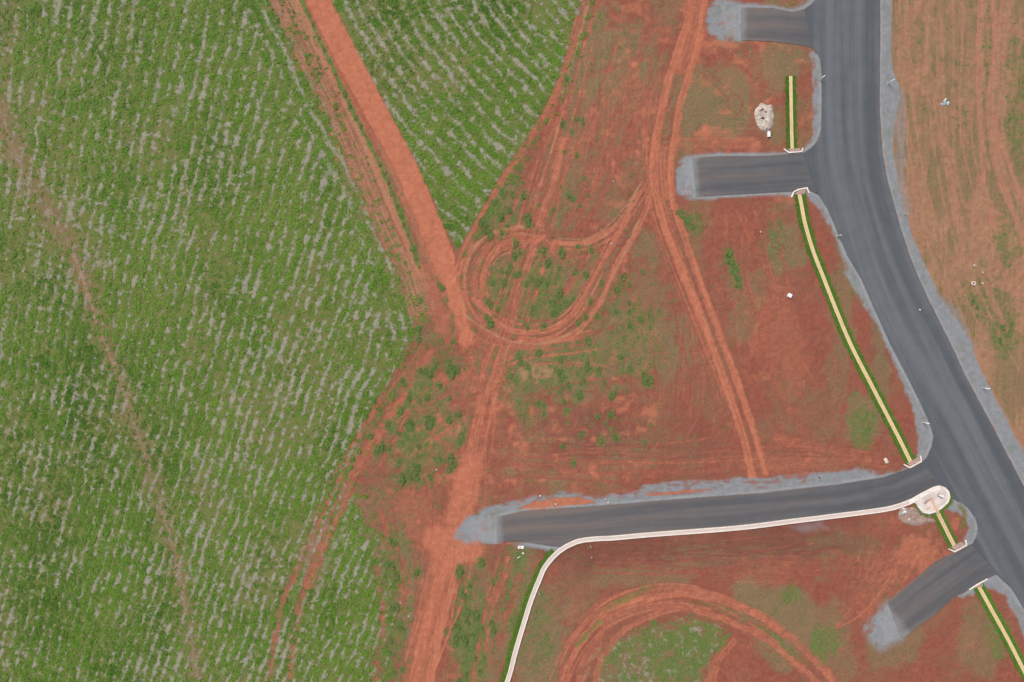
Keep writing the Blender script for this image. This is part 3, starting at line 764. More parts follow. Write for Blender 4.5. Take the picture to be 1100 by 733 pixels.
zones = [((515, 262, 640, 352), 46, 'leafy green weed clump growing inside the looping tyre tracks', 'weeds inside the looping tyre tracks', 1.0),
         ((500, 205, 570, 262), 18, 'green weed clump between the crop wedge and the looping tyre tracks', 'weeds beside the crop wedge', 1.1),
         ((545, 362, 700, 450), 42, 'green weed clump in the patchy ground south of the looping tracks', 'weeds south of the looping tracks', .95),
         ((600, 440, 700, 500), 12, 'small green weed clump on the bare soil above the long side road', 'weeds above the long side road', .85),
         ((640, 290, 700, 362), 16, 'low green weed clump right of the looping tyre tracks', 'weeds right of the loop', .85),
         ((395, 395, 500, 520), 46, 'leafy green weed clump near the pointed end of the crop field', 'weeds at the end of the crop field', 1.15),
         ((488, 600, 532, 733), 26, 'green weed clump between the broad red track and the sidewalk', 'weeds beside the broad red track', 1.2),
         ((400, 560, 450, 733), 16, 'green weed clump between the crop field and the broad red track', 'weeds left of the broad red track', 1.1),
         ((448, 280, 500, 400), 14, 'green weed clump around the end of the red haul track', 'weeds at the end of the haul track', .9),
         ((570, 60, 640, 230), 16, 'small green weed clump on the red strip right of the crop wedge', 'weeds right of the crop wedge', .75)]
WEEDPOS = []
for (x0, y0, x1, y1), n, lab, grp, sc in zones:
    r = np.random.default_rng(int(x0 * 7 + y0)); c = 0; tries = 0
    while c < n and tries < 4000:
        tries += 1
        x, y = r.uniform(x0, x1), r.uniform(y0, y1)
        i = np.searchsorted(gx, x); j = np.searchsorted(gy, y)
        if bright[j, i] > .42 or HARD[j, i] < 6 or gravel[j, i] > .3 or FIELD[j, i] > .6: continue
        q = sc * r.uniform(.45, .95)
        WEEDPOS.append((x, y, q, lab, grp)); c += 1
        blob(green, x, y, 5.5 * q, 8.5 * q, .6, 1.0, 4)
for x, y, q in [(783,273,1.2),(785,281,1.1),(789,290,1.3),(792,299,1.0),(793,306,.9),(733,232,.9),(738,238,1.0),(744,244,.9)]:
    blob(green, x, y, 5 * q, 6 * q, .8, .7, 4)

V = np.stack([(X - 550) * S, (366.5 - Y) * S, H + np.maximum(far, 0)], -1).reshape(-1, 3)
ii = np.arange(NXg * NYg).reshape(NYg, NXg)
Q = np.stack([ii[1:, :-1], ii[1:, 1:], ii[:-1, 1:], ii[:-1, :-1]], -1).reshape(-1, 4)
g = mesh_np('ground', V, Q.ravel(), np.arange(len(Q)) * 4, np.full(len(Q), 4), M['ground'], None, True)
cattr(g, 'cover', np.clip(green, 0, 1), np.clip(olive, 0, 1), np.clip(bright, 0, 1), np.clip(straw, 0, 1))
cattr(g, 'soil', np.clip(gravel, 0, 1), np.clip(tan, 0, 1), np.clip(dark, 0, 1), np.clip(ochre, 0, 1))
cattr(g, 'verge', np.clip(pale, 0, 1), np.clip(weedy, 0, 1), 0 * X, 0 * X + 1)
tag(g, 'red earth ground with tyre tracks and a green crop field', 'ground', kind='structure')

def gz(x, y):
    i = np.clip(np.searchsorted(gx, x), 1, NXg - 1); j = np.clip(np.searchsorted(gy, y), 1, NYg - 1)
    return H[j, i]

# ------------------------------------------------------------------ flat sheets cut along an outline
def sheet(name, sdf, bbox, top, bottom, mat, step=1.0, surf=None, parent=None):
    x0, y0, x1, y1 = bbox
    xs = np.arange(x0, x1 + step, step); ys = np.arange(y0, y1 + step, step)
    XX, YY = np.meshgrid(xs, ys)
    D = sdf(XX, YY)
    dy, dx = np.gradient(D, step)
    nrm = np.maximum(np.hypot(dx, dy), 0.3)
    inn = D <= 0
    cell = inn[:-1, :-1] | inn[1:, :-1] | inn[:-1, 1:] | inn[1:, 1:]
    mv = np.where(inn, 0, np.clip(D, 0, 1.5 * step))
    PX = XX - dx / nrm * mv; PY = YY - dy / nrm * mv
    n, m = XX.shape
    idx = np.arange(n * m).reshape(n, m)
    Q = np.stack([idx[1:, :-1], idx[1:, 1:], idx[:-1, 1:], idx[:-1, :-1]], -1)[cell]
    used = np.unique(Q)
    rm = -np.ones(n * m, int); rm[used] = np.arange(len(used))
    Q = rm[Q]
    px = PX.ravel()[used]; py = PY.ravel()[used]
    e = np.concatenate([Q[:, [0, 1]], Q[:, [1, 2]], Q[:, [2, 3]], Q[:, [3, 0]]])
    key = np.sort(e, 1); code = key[:, 0] * (len(used) + 1) + key[:, 1]
    u, inv, cnt = np.unique(code, return_inverse=True, return_counts=True)
    be = e[cnt[inv] == 1]
    bv = np.unique(be); bm_ = -np.ones(len(used), int); bm_[bv] = np.arange(len(bv)) + len(used)
    Vt = np.stack([(px - 550) * S, (366.5 - py) * S, np.full(len(px), top)], 1)
    Vb = Vt[bv].copy(); Vb[:, 2] = bottom
    Qs = np.stack([be[:, 1], be[:, 0], bm_[be[:, 0]], bm_[be[:, 1]]], 1)
    QA = np.concatenate([Q, Qs])
    VA = np.concatenate([Vt, Vb])
    o = mesh_np(name, VA, QA.ravel(), np.arange(len(QA)) * 4, np.full(len(QA), 4), mat, parent)
    if surf:
        ax = np.concatenate([px, px[bv]]); ay = np.concatenate([py, py[bv]])
        cattr(o, 'surface', *surf(ax, ay))
    return o

def bb(pts, pad=3):
    p = np.array(pts)
    return (math.floor(p[:, 0].min()) - pad, math.floor(p[:, 1].min()) - pad, math.ceil(p[:, 0].max()) + pad, math.ceil(p[:, 1].max()) + pad)

# roads
def main_surf(x, y):
    d, s, a = seg_dist(x, y, R_EDGE, signed_line=True)
    w = 0.50 + 0.55 * (fbm(d / 7.5, a / 160, 3, 2) - 0.5) * 1.4 + 0.28 * (fbm(d / 2.0, a / 90, 2, 6) - 0.5)
    w -= 0.30 * np.exp(-((d - 9) / 5) ** 2)
    w += 0.22 * np.exp(-((d - 21) / 3) ** 2) + 0.18 * np.exp(-((d - 36) / 5) ** 2) + 0.2 * np.exp(-((d - 54) / 3.5) ** 2)
    w -= 0.35 * sstep(62, 76, d)
    dust = 0.16 * fbm(x / 30, y / 60, 3, 9) + .5 * np.maximum(0, fbm(x / 7 + y / 60, y / 90, 4, 13) - .5) * sstep(30, 70, d)
    return np.clip(w, 0, 1), dust, np.zeros_like(x), np.ones_like(x)
main_clip = (860, -220, 1320, 960)
o = sheet('main_road', lambda x, y: seg_dist(x, y, MAIN, closed=True), main_clip, 0.042, -0.06, M['asphalt'], surf=main_surf)
tag(o, 'wide dark grey asphalt main road bending to the lower right', 'road', kind='structure')

def side_surf(line, half, d0=0.0, orange=0.0):
    def f(x, y):
        d, s, a = seg_dist(x, y, line, signed_line=True)
        v = d * s
        w = 0.46 + 0.8 * (fbm(v / 5.5 + 9, a / 110, 3, 3) - 0.5) + 0.22 * (fbm(v / 1.6, a / 60, 2, 6) - 0.5) - 0.15 * np.exp(-((d - half * .45) / 2.2) ** 2)
        L = a.max()
        dust = d0 * (1.1 - a / max(L, 1)) + 0.45 * (fbm(v / 4.6, a / 90, 3, 8) - 0.40) + .25 * np.exp(-(d / 3.0) ** 2) * orange + .25 * np.exp(-((d - half) / 3.0) ** 2)
        dust *= sstep(L, L * .6, a)
        wob = (fbm(x / 5, y / 5, 3, 4) - .5) * 4
        patch = (1 - sstep(0.5, 9.0, a + wob)) * .6
        dust = np.maximum(dust, .55 * (1 - sstep(6, 34, a + 2.5 * wob)) * sstep(.38, .62, fbm(v / 2.2, a / 26, 3, 5)))
        return np.clip(w, 0, 1), np.clip(dust, 0, 1), patch, np.ones_like(x)
    return f
for poly, line, half, d0, org, mt, lab in [
        (SIDE1, [(796,26),(830,27),(866,30),(892,30)], 17, .4, .4, 'asphalt_dusty', 'short dusty asphalt side road stub at the top'),
        (SIDE2, [(745,191),(800,189),(850,186),(892,185)], 20, .2, .5, 'asphalt_dusty', 'short asphalt side road between two footpaths with ramps'),
        (SIDE3, [(534,569),(620,564),(700,556),(800,548),(900,537),(960,526),(1020,500)], 16, .35, .7, 'asphalt_dusty', 'long asphalt side road along the white sidewalk'),
        (SIDE4, [(961,667),(1000,638),(1040,610),(1080,585)], 22, .3, .4, 'asphalt_dusty', 'short asphalt side road stub at the lower right')]:
    o = sheet('side_road', (lambda pl: (lambda x, y: seg_dist(x, y, pl, closed=True)))(poly), bb(poly), 0.034, -0.06, M[mt], surf=side_surf(line, half, d0, org))
    tag(o, lab, 'road', kind='structure')

# ------------------------------------------------------------------ footpaths, sidewalk, plaza
def strip(name, pts, half, top, bottom, mat, parent=None, shift=0.0, bevel=0.0):
    q = smooth(pts, 8)
    t = np.gradient(q, axis=0); t /= np.linalg.norm(t, axis=1)[:, None] + 1e-9
    nrm = np.stack([t[:, 1], -t[:, 0]], 1)
    prof = [(-half, bottom), (-half, top), (half, top), (half, bottom)]
    V = []
    for off, z in prof:
        p = q + nrm * (off + shift)
        V.append(np.stack([(p[:, 0] - 550) * S, (366.5 - p[:, 1]) * S, np.full(len(p), z)], 1))
    V = np.stack(V, 1)
    n = len(q)
    bm = bmesh.new()
    vs = [[bm.verts.new(V[i, k]) for k in range(4)] for i in range(n)]
    for i in range(n - 1):
        for k in range(3):
            bm.faces.new((vs[i][k], vs[i][k + 1], vs[i + 1][k + 1], vs[i + 1][k]))
    bm.faces.new(vs[0]); bm.faces.new(vs[-1][::-1])
    return obj(name, bm, mat, parent)

def joint_mat(name, c1, c2, scale):
    n = NT(name)
    f = n.noise(scale, 6, 0.65); g2 = n.noise(7, 5, 0.7)
    n.bump(g2, 0.006, 0.5)
    c = n.mix(n.ramp(f, 0.3, 0.7), c1, c2)
    hs = n.t.nodes.new('ShaderNodeHueSaturation')
    n.link(c, hs.inputs['Color']); n.link(n.ramp(g2, 0.2, 0.8, 0.88, 1.1), hs.inputs['Value'])
    return n.color(hs.outputs[0])
M['path'] = joint_mat('beige_path', (0.62, 0.445, 0.235), (0.57, 0.385, 0.20), 0.35)
M['path_orange'] = joint_mat('orange_path', (0.56, 0.30, 0.17), (0.58, 0.40, 0.25), 0.5)
M['path_edge'] = joint_mat('path_edge', (0.64, 0.56, 0.34), (0.58, 0.49, 0.29), 0.6)
M['walk'] = joint_mat('sidewalk_concrete', (0.58, 0.47, 0.40), (0.50, 0.42, 0.36), 0.3)

for pts, mt, lab in ((PATH1, 'path', 'short beige footpath between turf strips near the top'), (PATH2, 'path', 'long curved beige footpath between two green turf strips'),
                     (PATH3, 'path_orange', 'short orange footpath from the oval plaza to a ramp'), (PATH4, 'path', 'beige footpath leaving at the lower right corner')):
    hw = 1.15 if pts is PATH1 else 1.4
    o = strip('footpath', pts, hw, 0.07, -0.05, M[mt]); tag(o, lab, 'footpath', kind='structure')
    for s in (-1, 1):
        e = strip('path_edging', pts, 0.26, 0.085, -0.05, M['path_edge'], o, s * (hw + .26))

sw = strip('sidewalk', SIDEWALK, 1.45, 0.16, -0.06, M['walk']); tag(sw, 'raised pale sidewalk curving along the long side road', 'sidewalk', kind='structure')
for s, hw in ((-1, 0.62), (1, 0.45)):
    strip('kerb', SIDEWALK, hw, 0.185, -0.06, M['kerb'], sw, s * (1.45 + hw))
pz = sheet('plaza_paving', lambda x, y: seg_dist(x, y, PLAZA, closed=True), bb(PLAZA), 0.190, -0.06, M['concrete_pav'], step=0.5)
tag(pz, 'oval pale concrete plaza at the end of the sidewalk', 'plaza', kind='structure')
strip('plaza_band', [(976,539.5),(990,531.5),(1003,525.0),(1009,523.6)], 2.2, 0.197, 0.1, M['kerb'], pz)
strip('plaza_band', [(986,543),(992,549.6),(998,550.6),(1004,548.6),(1010,545),(1016.5,539.5),(1018.6,534),(1017.5,528.5),(1014,525)], 0.7, 0.199, 0.1, M['kerb'], pz)
strip('plaza_band', [(999.5,536.5),(1002.5,542.5),(1007,550.5)], 1.5, 0.203, 0.05, M['path_orange'], pz)
strip('plaza_band', [(1001,534.5),(1008,530.8)], .8, 0.201, 0.1, M['walk'], pz)
strip('plaza_band', [(993,537),(997,534)], .45, 0.201, 0.1, M['grey_paint'], pz)
strip('plaza_band', [(992,541),(996,537.5),(1001,536)], 1.3, 0.196, 0.1, M['pink_slab'], pz)
strip('plaza_band', [(994,547),(999,544.5)], 1.3, 0.196, 0.1, M['path_orange'], pz)

# ------------------------------------------------------------------ leaf masses
def leaves(name, px, py, pz_, n_leaf, length, width, tilt, mat, tint_c, spread=0.05, seed=1, droop=0.5, parent=None):
    """one mesh: px,py in grid units; each tuft has n_leaf bent blades"""
    r = np.random.default_rng(seed)
    N = len(px)
    bx = np.repeat((px - 550) * S, n_leaf); by = np.repeat((366.5 - py) * S, n_leaf); bz = np.repeat(pz_, n_leaf)
    K = N * n_leaf
    az = r.random(K) * 2 * math.pi
    sc = np.repeat(r.uniform(0.7, 1.3, N), n_leaf)
    L = r.uniform(length[0], length[1], K) * sc
    Wd = r.uniform(width[0], width[1], K) * sc
    el = r.uniform(tilt[0], tilt[1], K)
    ca, sa = np.cos(az), np.sin(az)
    bx = bx + r.normal(0, spread, K); by = by + r.normal(0, spread, K)
    h1 = L * 0.5
    m_r, m_z = h1 * np.cos(el), h1 * np.sin(el)
    el2 = el - droop
    t_r, t_z = m_r + h1 * np.cos(el2), np.maximum(m_z + h1 * np.sin(el2), 0.02)
    V = np.empty((K, 5, 3), np.float32)
    def put(k, rad, zz, off):
        V[:, k, 0] = bx + ca * rad - sa * off
        V[:, k, 1] = by + sa * rad + ca * off
        V[:, k, 2] = bz + zz
    put(0, 0, 0, -Wd * .35); put(1, 0, 0, Wd * .35)
    put(2, m_r, m_z, -Wd * .5); put(3, m_r, m_z, Wd * .5)
    put(4, t_r, t_z, 0)
    base = (np.arange(K) * 5)[:, None]
    loops = base + np.array([0, 1, 3, 2, 2, 3, 4])[None, :]
    starts = np.stack([np.arange(K) * 7, np.arange(K) * 7 + 4], 1).ravel()
    totals = np.tile([4, 3], K)
    o = mesh_np(name, V.reshape(-1, 3), loops.ravel(), starts, totals, mat, parent)
    t = np.repeat(tint_c, n_leaf) + r.normal(0, 0.12, K)
    fattr(o, 'tint', np.repeat(np.clip(t, 0, 1), 5))
    return o

fine_m = (X > -48) & (X < 1148) & (Y > -48) & (Y < 781) & (HARD > 3) & (gravel < .35)
def sample(prob, n, seed):
    r = np.random.default_rng(seed)
    p = np.where(fine_m, prob, 0).ravel().astype(np.float64)
    c = np.cumsum(p); idx = np.searchsorted(c, r.random(n) * c[-1])
    idx = np.clip(idx, 0, len(p) - 1)
    x = X.ravel()[idx] + r.uniform(-.5, .5, n); y = Y.ravel()[idx] + r.uniform(-.5, .5, n)
    return x, y, H.ravel()[idx]

brt = np.clip(bright, 0, 1)
clump = sstep(0.36, 0.62, fbm(X / 5.5, Y / 5.5, 3, 15))
x_dark = np.exp(-((X - 90) / 24) ** 2 - ((Y - 400) / 70) ** 2) + .8 * np.exp(-((X - 70) / 70) ** 2 - ((Y - 620) / 110) ** 2) + np.exp(-((X - 4) / 8) ** 2 - ((Y - 20) / 50) ** 2)
crop_p = (1 + .8 * x_dark) * np.clip(FL + FR, 0, 1) * np.clip(green, 0, 1) ** 1.3 * (1 - np.clip(straw * 1.05, 0, 1)) * (1 - brt) * (0.25 + 0.75 * clump) * (1 - .45 * dry) * (1.15 - tri)
fade = np.clip(.30 * (1 - sstep(-2, 22, dLF)) * (X < 470) + .30 * (1 - sstep(-2, 20, dRF)) * (X > 480), 0, 1) * (1 - np.clip(FL + FR, 0, 1)) * (1 - brt) ** 2 * clump
crop_p = np.maximum(crop_p, fade)
x, y, z = sample(crop_p, 47000, 21)
tone = 0.42 + 1.0 * (fbm(x / 60, y / 80, 3, 7) - .5) + 0.5 * (fbm(x / 6, y / 6, 2, 1) - .5)
tone -= 0.35 * np.exp(-((x - 90) / 22) ** 2 - ((y - 400) / 70) ** 2) + .4 * np.exp(-((x - 4) / 9) ** 2 - ((y - 20) / 60) ** 2)
tone -= 0.22 * np.exp(-((x - 60) / 70) ** 2 - ((y - 620) / 120) ** 2) + .15 * np.exp(-((x - 60) / 50) ** 2 - ((y - 290) / 60) ** 2)
o = leaves('crop_foliage', x, y, z, 7, (0.18, 0.42), (0.05, 0.10), (0.15, 0.8), M['crop'], tone, 0.06, 2)
tag(o, 'green leafy crop plants growing in rows over the field', 'crop', kind='stuff')

straw_p = np.clip(straw, 0, 1) ** 1.5 * np.clip(FIELD, 0, 1)
x, y, z = sample(straw_p, 9000, 31)
o = leaves('straw_litter', x, y, z, 5, (0.15, 0.40), (0.025, 0.05), (0.02, 0.25), M['straw'], np.full(len(x), .5), 0.12, 3, 0.15)
tag(o, 'pale dry straw litter lying between the crop rows', 'straw', kind='stuff')

wz = np.clip(green, 0, 1) * (1 - np.clip(FL + FR, 0, 1)) + 0.05 * np.clip(olive, 0, 1) * (1 - FIELD)
x, y, z = sample(wz * (1 - brt) ** 2 * (0.2 + clump), 16000, 41)
o = leaves('small_weeds', x, y, z, 6, (0.08, 0.26), (0.03, 0.07), (0.2, 0.9), M['weed'], 0.55 + 0.3 * (fbm(x / 8, y / 8, 2, 3) - .5), 0.08, 4)
tag(o, 'sparse low weeds scattered over the red soil', 'weeds', kind='stuff')

# turf strips beside the footpaths
def turf(name, line_sets, label, dens=9.0, seed=7, hgt=(0.07, 0.15)):
    r = np.random.default_rng(seed)
    xs, ys = [], []
    for pts, lo, hi in line_sets:
        q = smooth(pts, 8)
        seg = np.linalg.norm(np.diff(q, axis=0), axis=1); cs = np.concatenate([[0], np.cumsum(seg)])
        n = int(cs[-1] * abs(hi - lo) * dens)
        a = r.random(n) * cs[-1]
        i = np.clip(np.searchsorted(cs, a) - 1, 0, len(q) - 2)
        f = ((a - cs[i]) / np.maximum(seg[i], 1e-6))[:, None]
        p = q[i] * (1 - f) + q[i + 1] * f
        t = (q[i + 1] - q[i]) / np.maximum(seg[i], 1e-6)[:, None]
        edge = (vnoise(a / 2.2, a * 0 + seed, 3) - .5) * 2.0
        off = lo + (hi + edge - lo) * r.random(n)
        p = p + np.stack([t[:, 1], -t[:, 0]], 1) * off[:, None]
        xs.append(p[:, 0]); ys.append(p[:, 1])
    x = np.concatenate(xs); y = np.concatenate(ys)
    o = leaves(name, x, y, np.maximum(gz(x, y), 0.0), 5, hgt, (0.03, 0.06), (0.3, 1.2), M['lawn'], .45 + .5 * (fbm(x / 5, y / 5, 2, 6) - .5), .05, seed)
    return tag(o, label, 'grass', kind='stuff')
turf('turf_strip', [(PATH1, 1.8, 5.2), (PATH1, -1.8, -5.2)], 'dark green turf strips along the short footpath near the top', seed=71)
turf('turf_strip', [(PATH2, 2.1, 5.7), (PATH2, -2.1, -5.5)], 'green turf strips on both sides of the long curved footpath', seed=72)
turf('turf_strip', [(PATH3[1:], 2.1, 5.2), (PATH3[1:], -2.1, -5.2), ([(983,541),(986,547.5),(991,553),(998,554.8),(1004,553),(1012,548.5),(1020,541.5),(1022.5,535),(1022,530)], -0.6, 2.2)], 'green turf around the oval plaza and its short footpath', seed=73)
turf('turf_strip', [(PATH4, 2.1, 5.7), (PATH4, -2.1, -5.5)], 'green turf strips beside the lower right footpath', seed=74)
turf('turf_strip', [(SIDEWALK[:9], 2.8, 7.2)], 'narrow green grass strip on the left of the raised sidewalk', 4.0, seed=75, hgt=(0.10, 0.22))

# ------------------------------------------------------------------ weed clumps: each a plant of its own
def weed_proto(seed, rad, name='weed_clump', n=90, tall=0.3):
    r = np.random.default_rng(seed)
    bm = bmesh.new()
    lay = bm.verts.layers.float.new('tint')
    for k in range(n):
        a = r.random() * 6.283; rr = rad * r.random() ** .75 * (0.85 + .2 * math.sin(a * 3 + seed))
        bx, by = math.cos(a) * rr, math.sin(a) * rr * 1.15
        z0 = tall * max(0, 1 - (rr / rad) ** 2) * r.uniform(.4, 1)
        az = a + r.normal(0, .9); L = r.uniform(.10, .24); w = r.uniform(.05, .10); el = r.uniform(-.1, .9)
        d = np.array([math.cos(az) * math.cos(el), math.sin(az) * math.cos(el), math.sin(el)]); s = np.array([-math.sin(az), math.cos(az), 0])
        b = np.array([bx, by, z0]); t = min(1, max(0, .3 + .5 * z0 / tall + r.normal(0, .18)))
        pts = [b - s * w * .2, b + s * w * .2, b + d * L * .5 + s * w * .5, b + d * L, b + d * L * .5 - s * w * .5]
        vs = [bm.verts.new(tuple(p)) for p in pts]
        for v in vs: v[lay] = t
        bm.faces.new(vs)
    for k in range(12):                                           # stems down to the soil
        a = r.random() * 6.283; rr = rad * .8 * math.sqrt(r.random()); z0 = tall * max(.15, 1 - (rr / rad) ** 2) * .8
        bx, by = math.cos(a) * rr, math.sin(a) * rr
        vs = [bm.verts.new((bx * .6 - .01, by * .6, -0.04)), bm.verts.new((bx * .6 + .01, by * .6, -0.04)), bm.verts.new((bx, by, z0))]
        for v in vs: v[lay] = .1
        bm.faces.new(vs)
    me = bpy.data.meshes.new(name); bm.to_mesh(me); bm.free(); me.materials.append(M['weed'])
    return me
WEEDS = [weed_proto(i + 1, rd, n=nn_, tall=tl_) for i, (rd, nn_, tl_) in enumerate([(.46, 110, .24), (.58, 140, .27), (.40, 90, .20), (.64, 170, .30), (.52, 120, .25), (.42, 90, .22)])]
def weed(x, y, sc, label, group, k=None):
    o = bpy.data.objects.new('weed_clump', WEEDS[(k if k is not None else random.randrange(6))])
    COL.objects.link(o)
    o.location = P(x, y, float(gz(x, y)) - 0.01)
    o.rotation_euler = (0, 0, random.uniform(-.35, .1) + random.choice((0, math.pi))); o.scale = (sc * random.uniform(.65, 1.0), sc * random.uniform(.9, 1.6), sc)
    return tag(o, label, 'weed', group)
for x, y, sc, lab, grp in WEEDPOS:
    weed(x, y, sc, lab, grp)
for x, y, s in [(783,273,1.2),(785,281,1.1),(789,290,1.3),(792,299,1.0),(793,306,.9)]:
    weed(x, y, s, 'green weed clump in the short row right of the straight double track', 'weeds right of the double track')
for x, y, s in [(733,232,.9),(738,238,1.0),(744,244,.9),(728,228,.7)]:
    weed(x, y, s, 'small weed clump just below the left end of the side road', 'weeds below the side road end')
for i in range(26):                                               # the row of weeds between the two haul tracks
    t = i / 25.0
    q = smooth([(331,15),(355,68),(378,118),(400,160),(420,205),(438,250),(450,286)], 6); f = t * (len(q) - 1.001); a = int(f)
    p = q[a] * (1 - f + a) + q[a + 1] * (f - a)
    weed(p[0] + random.uniform(-1.2, 1.2), p[1] + random.uniform(-2, 2), random.uniform(.3, .75), 'green weed clump in the narrow row between the two red haul tracks', 'weeds between the haul tracks')
for x, y, s in [(1078,352,1),(1084,358,1.1),(1075,366,.8),(1088,349,.8),(1046,323,.9),(1050,330,.7)]:
    weed(x, y, s, 'green weed clump on the brown soil right of the main road', 'weeds right of the main road')

# ------------------------------------------------------------------ small objects
def boxy(bm, sx, sy, sz, loc=(0, 0, 0), rz=0.0, bevel=0.02, tilt=(0, 0)):
    b2 = bmesh.new()
    bmesh.ops.create_cube(b2, size=1.0)
    bmesh.ops.scale(b2, vec=(sx, sy, sz), verts=b2.verts)
    if bevel: bmesh.ops.bevel(b2, geom=list(b2.edges), offset=bevel, segments=2, affect='EDGES', profile=0.6)
    from mathutils import Matrix, Euler
    mt = Matrix.Translation(loc) @ Euler((tilt[0], tilt[1], rz)).to_matrix().to_4x4()
    bmesh.ops.transform(b2, matrix=mt, verts=b2.verts)
    me = bpy.data.meshes.new('tmp'); b2.to_mesh(me); b2.free(); bm.from_mesh(me); bpy.data.meshes.remove(me)

def cyl(bm, r0, r1, h, z0=0.0, seg=14, loc=(0, 0)):
    from mathutils import Matrix
    bmesh.ops.create_cone(bm, cap_ends=True, segments=seg, radius1=r0, radius2=r1, depth=h, matrix=Matrix.Translation((loc[0], loc[1], z0 + h / 2)))

def rocky(rx, ry, rz, seed, sub=2, amp=.25):
    bm = bmesh.new()
    bmesh.ops.create_icosphere(bm, subdivisions=sub, radius=1.0)
    r = np.random.default_rng(seed); ph = r.random((6, 3)) * 6.28; fr = r.uniform(1, 3, (6, 3))
    for v in bm.verts:
        d = sum(math.sin(v.co.x * fr[i, 0] + ph[i, 0]) * math.sin(v.co.y * fr[i, 1] + ph[i, 1]) * math.sin(v.co.z * fr[i, 2] + ph[i, 2]) for i in range(6)) / 2.2
        v.co *= 1 + amp * d
        v.co.x *= rx; v.co.y *= ry; v.co.z = v.co.z * rz + rz * .6
    return bm

def post(x, y, h, label, grp, mat='white_paint', r=0.07):
    t = thing('marker_post', label, 'post', P(x, y, 0.0), random.uniform(0, 3), grp)
    bm = bmesh.new(); cyl(bm, r, r * .92, h); obj('pole', bm, M[mat], t, True)
    bm = bmesh.new(); cyl(bm, r * 1.15, r * .5, 0.06, h + 0.002); obj('cap', bm, M[mat], t)
    bm = bmesh.new(); cyl(bm, r * 1.9, r * 1.7, 0.05, 0.015); obj('base_collar', bm, M['grey_paint'], t)
    return t
G = 'marker posts along the main road'
post(954.0, 90.0, 1.5, 'white marker post on the gravel right of the main road near the top', G)
post(880.5, 86.0, 1.5, 'white marker post on the gravel beside the short footpath', G)
post(1055.5, 417.0, 1.4, 'white marker post on the wide gravel strip right of the road bend', G)
post(991.5, 454.0, 1.4, 'white marker post on the gravel near the lower end of the long footpath', G)
post(899.5, 254.0, 1.1, 'grey marker post at the road edge beside the long footpath', G, 'grey_paint', .09)
post(971.5, 230.5, .9, 'short pale stake at the outer edge of the gravel strip', G, 'wood', .05)

def stake(x, y, h, label):
    t = thing('survey_stake', label, 'stake', P(x, y, float(gz(x, y))), random.uniform(0, 1))
    bm = bmesh.new(); boxy(bm, .07, .05, h, (0, 0, h / 2), 0, .008); obj('shaft', bm, M['wood'], t)
    bm = bmesh.new(); boxy(bm, .075, .055, .12, (0, 0, h + .062), 0, .008); obj('painted_tip', bm, M['white_paint'], t)
stake(634, 585.5, 1.1, 'thin pale survey stake just below the sidewalk curve')
stake(578.8, 635.5, .9, 'thin pale survey stake right of the sloping sidewalk')

def block(x, y, sx, sy, sz, rz, label, mat, name='concrete_block', cat='block', bevel=.03):
    bm = bmesh.new(); boxy(bm, sx, sy, sz, (0, 0, sz / 2 - .01), 0, bevel)
    o = obj(name, bm, M[mat]); o.location = P(x, y, float(gz(x, y))); o.rotation_euler = (random.uniform(-.04, .04), random.uniform(-.04, .04), rz)
    return tag(o, label, cat)

def lidded_box(x, y, sx, sy, h, rz, label, mat='white_paint'):
    t = thing('utility_box', label, 'utility box', P(x, y, float(gz(x, y)) - .02), rz)
    bm = bmesh.new(); boxy(bm, sx, sy, h, (0, 0, h / 2), 0, .02); obj('body', bm, M[mat], t)
    bm = bmesh.new(); boxy(bm, sx * 1.06, sy * 1.06, .05, (0, 0, h + .028), 0, .012); lid = obj('lid', bm, M['white_paint'], t)
    bm = bmesh.new(); boxy(bm, sx * .25, .04, .03, (0, -sy * .25, h + .071), 0, .006); obj('handle', bm, M['grey_paint'], lid)
    return t
lidded_box(825.3, 144.8, .34, .72, .30, .03, 'small white upright box just below the pale cement spill')
lidded_box(847.6, 317.8, .5, .5, .32, math.radians(-28), 'small white square box alone on the red soil left of the long footpath')

# white slab and fragments left of the sidewalk
def slab_stack(x, y):
    t = thing('concrete_slab', 'white concrete slab lying below the end of the long side road', 'slab', P(x, y, float(gz(x, y))), math.radians(2))
    bm = bmesh.new(); boxy(bm, .80, .38, .14, (0, 0, .07), 0, .02); obj('slab', bm, M['white_paint'], t)
    bm = bmesh.new(); boxy(bm, .30, .30, .10, (-.2, 0.01, .195), .1, .02); obj('broken_piece', bm, M['concrete_white'], t)
slab_stack(559.5, 588.0)
def rock(x, y, rx, ry, rz, label, mat='rock', seed=None, name='rock', cat='rock', z=None, grp=None):
    o = obj(name, rocky(rx, ry, rz, seed if seed is not None else random.randrange(9999)), M[mat], None, True)
    o.location = P(x, y, float(gz(x, y)) if z is None else z); o.rotation_euler = (0, 0, random.uniform(0, 6.28))
    return tag(o, label, cat, grp)
rock(562, 594.5, .16, .12, .09, 'small white concrete fragment below the white slab', 'white_paint', name='concrete_fragment', cat='fragment')
o = rock(557.5, 598.5, .30, .07, .05, 'thin white splinter lying lower left of the white slab', 'white_paint', name='concrete_splinter', cat='fragment'); o.rotation_euler.z = math.radians(38)
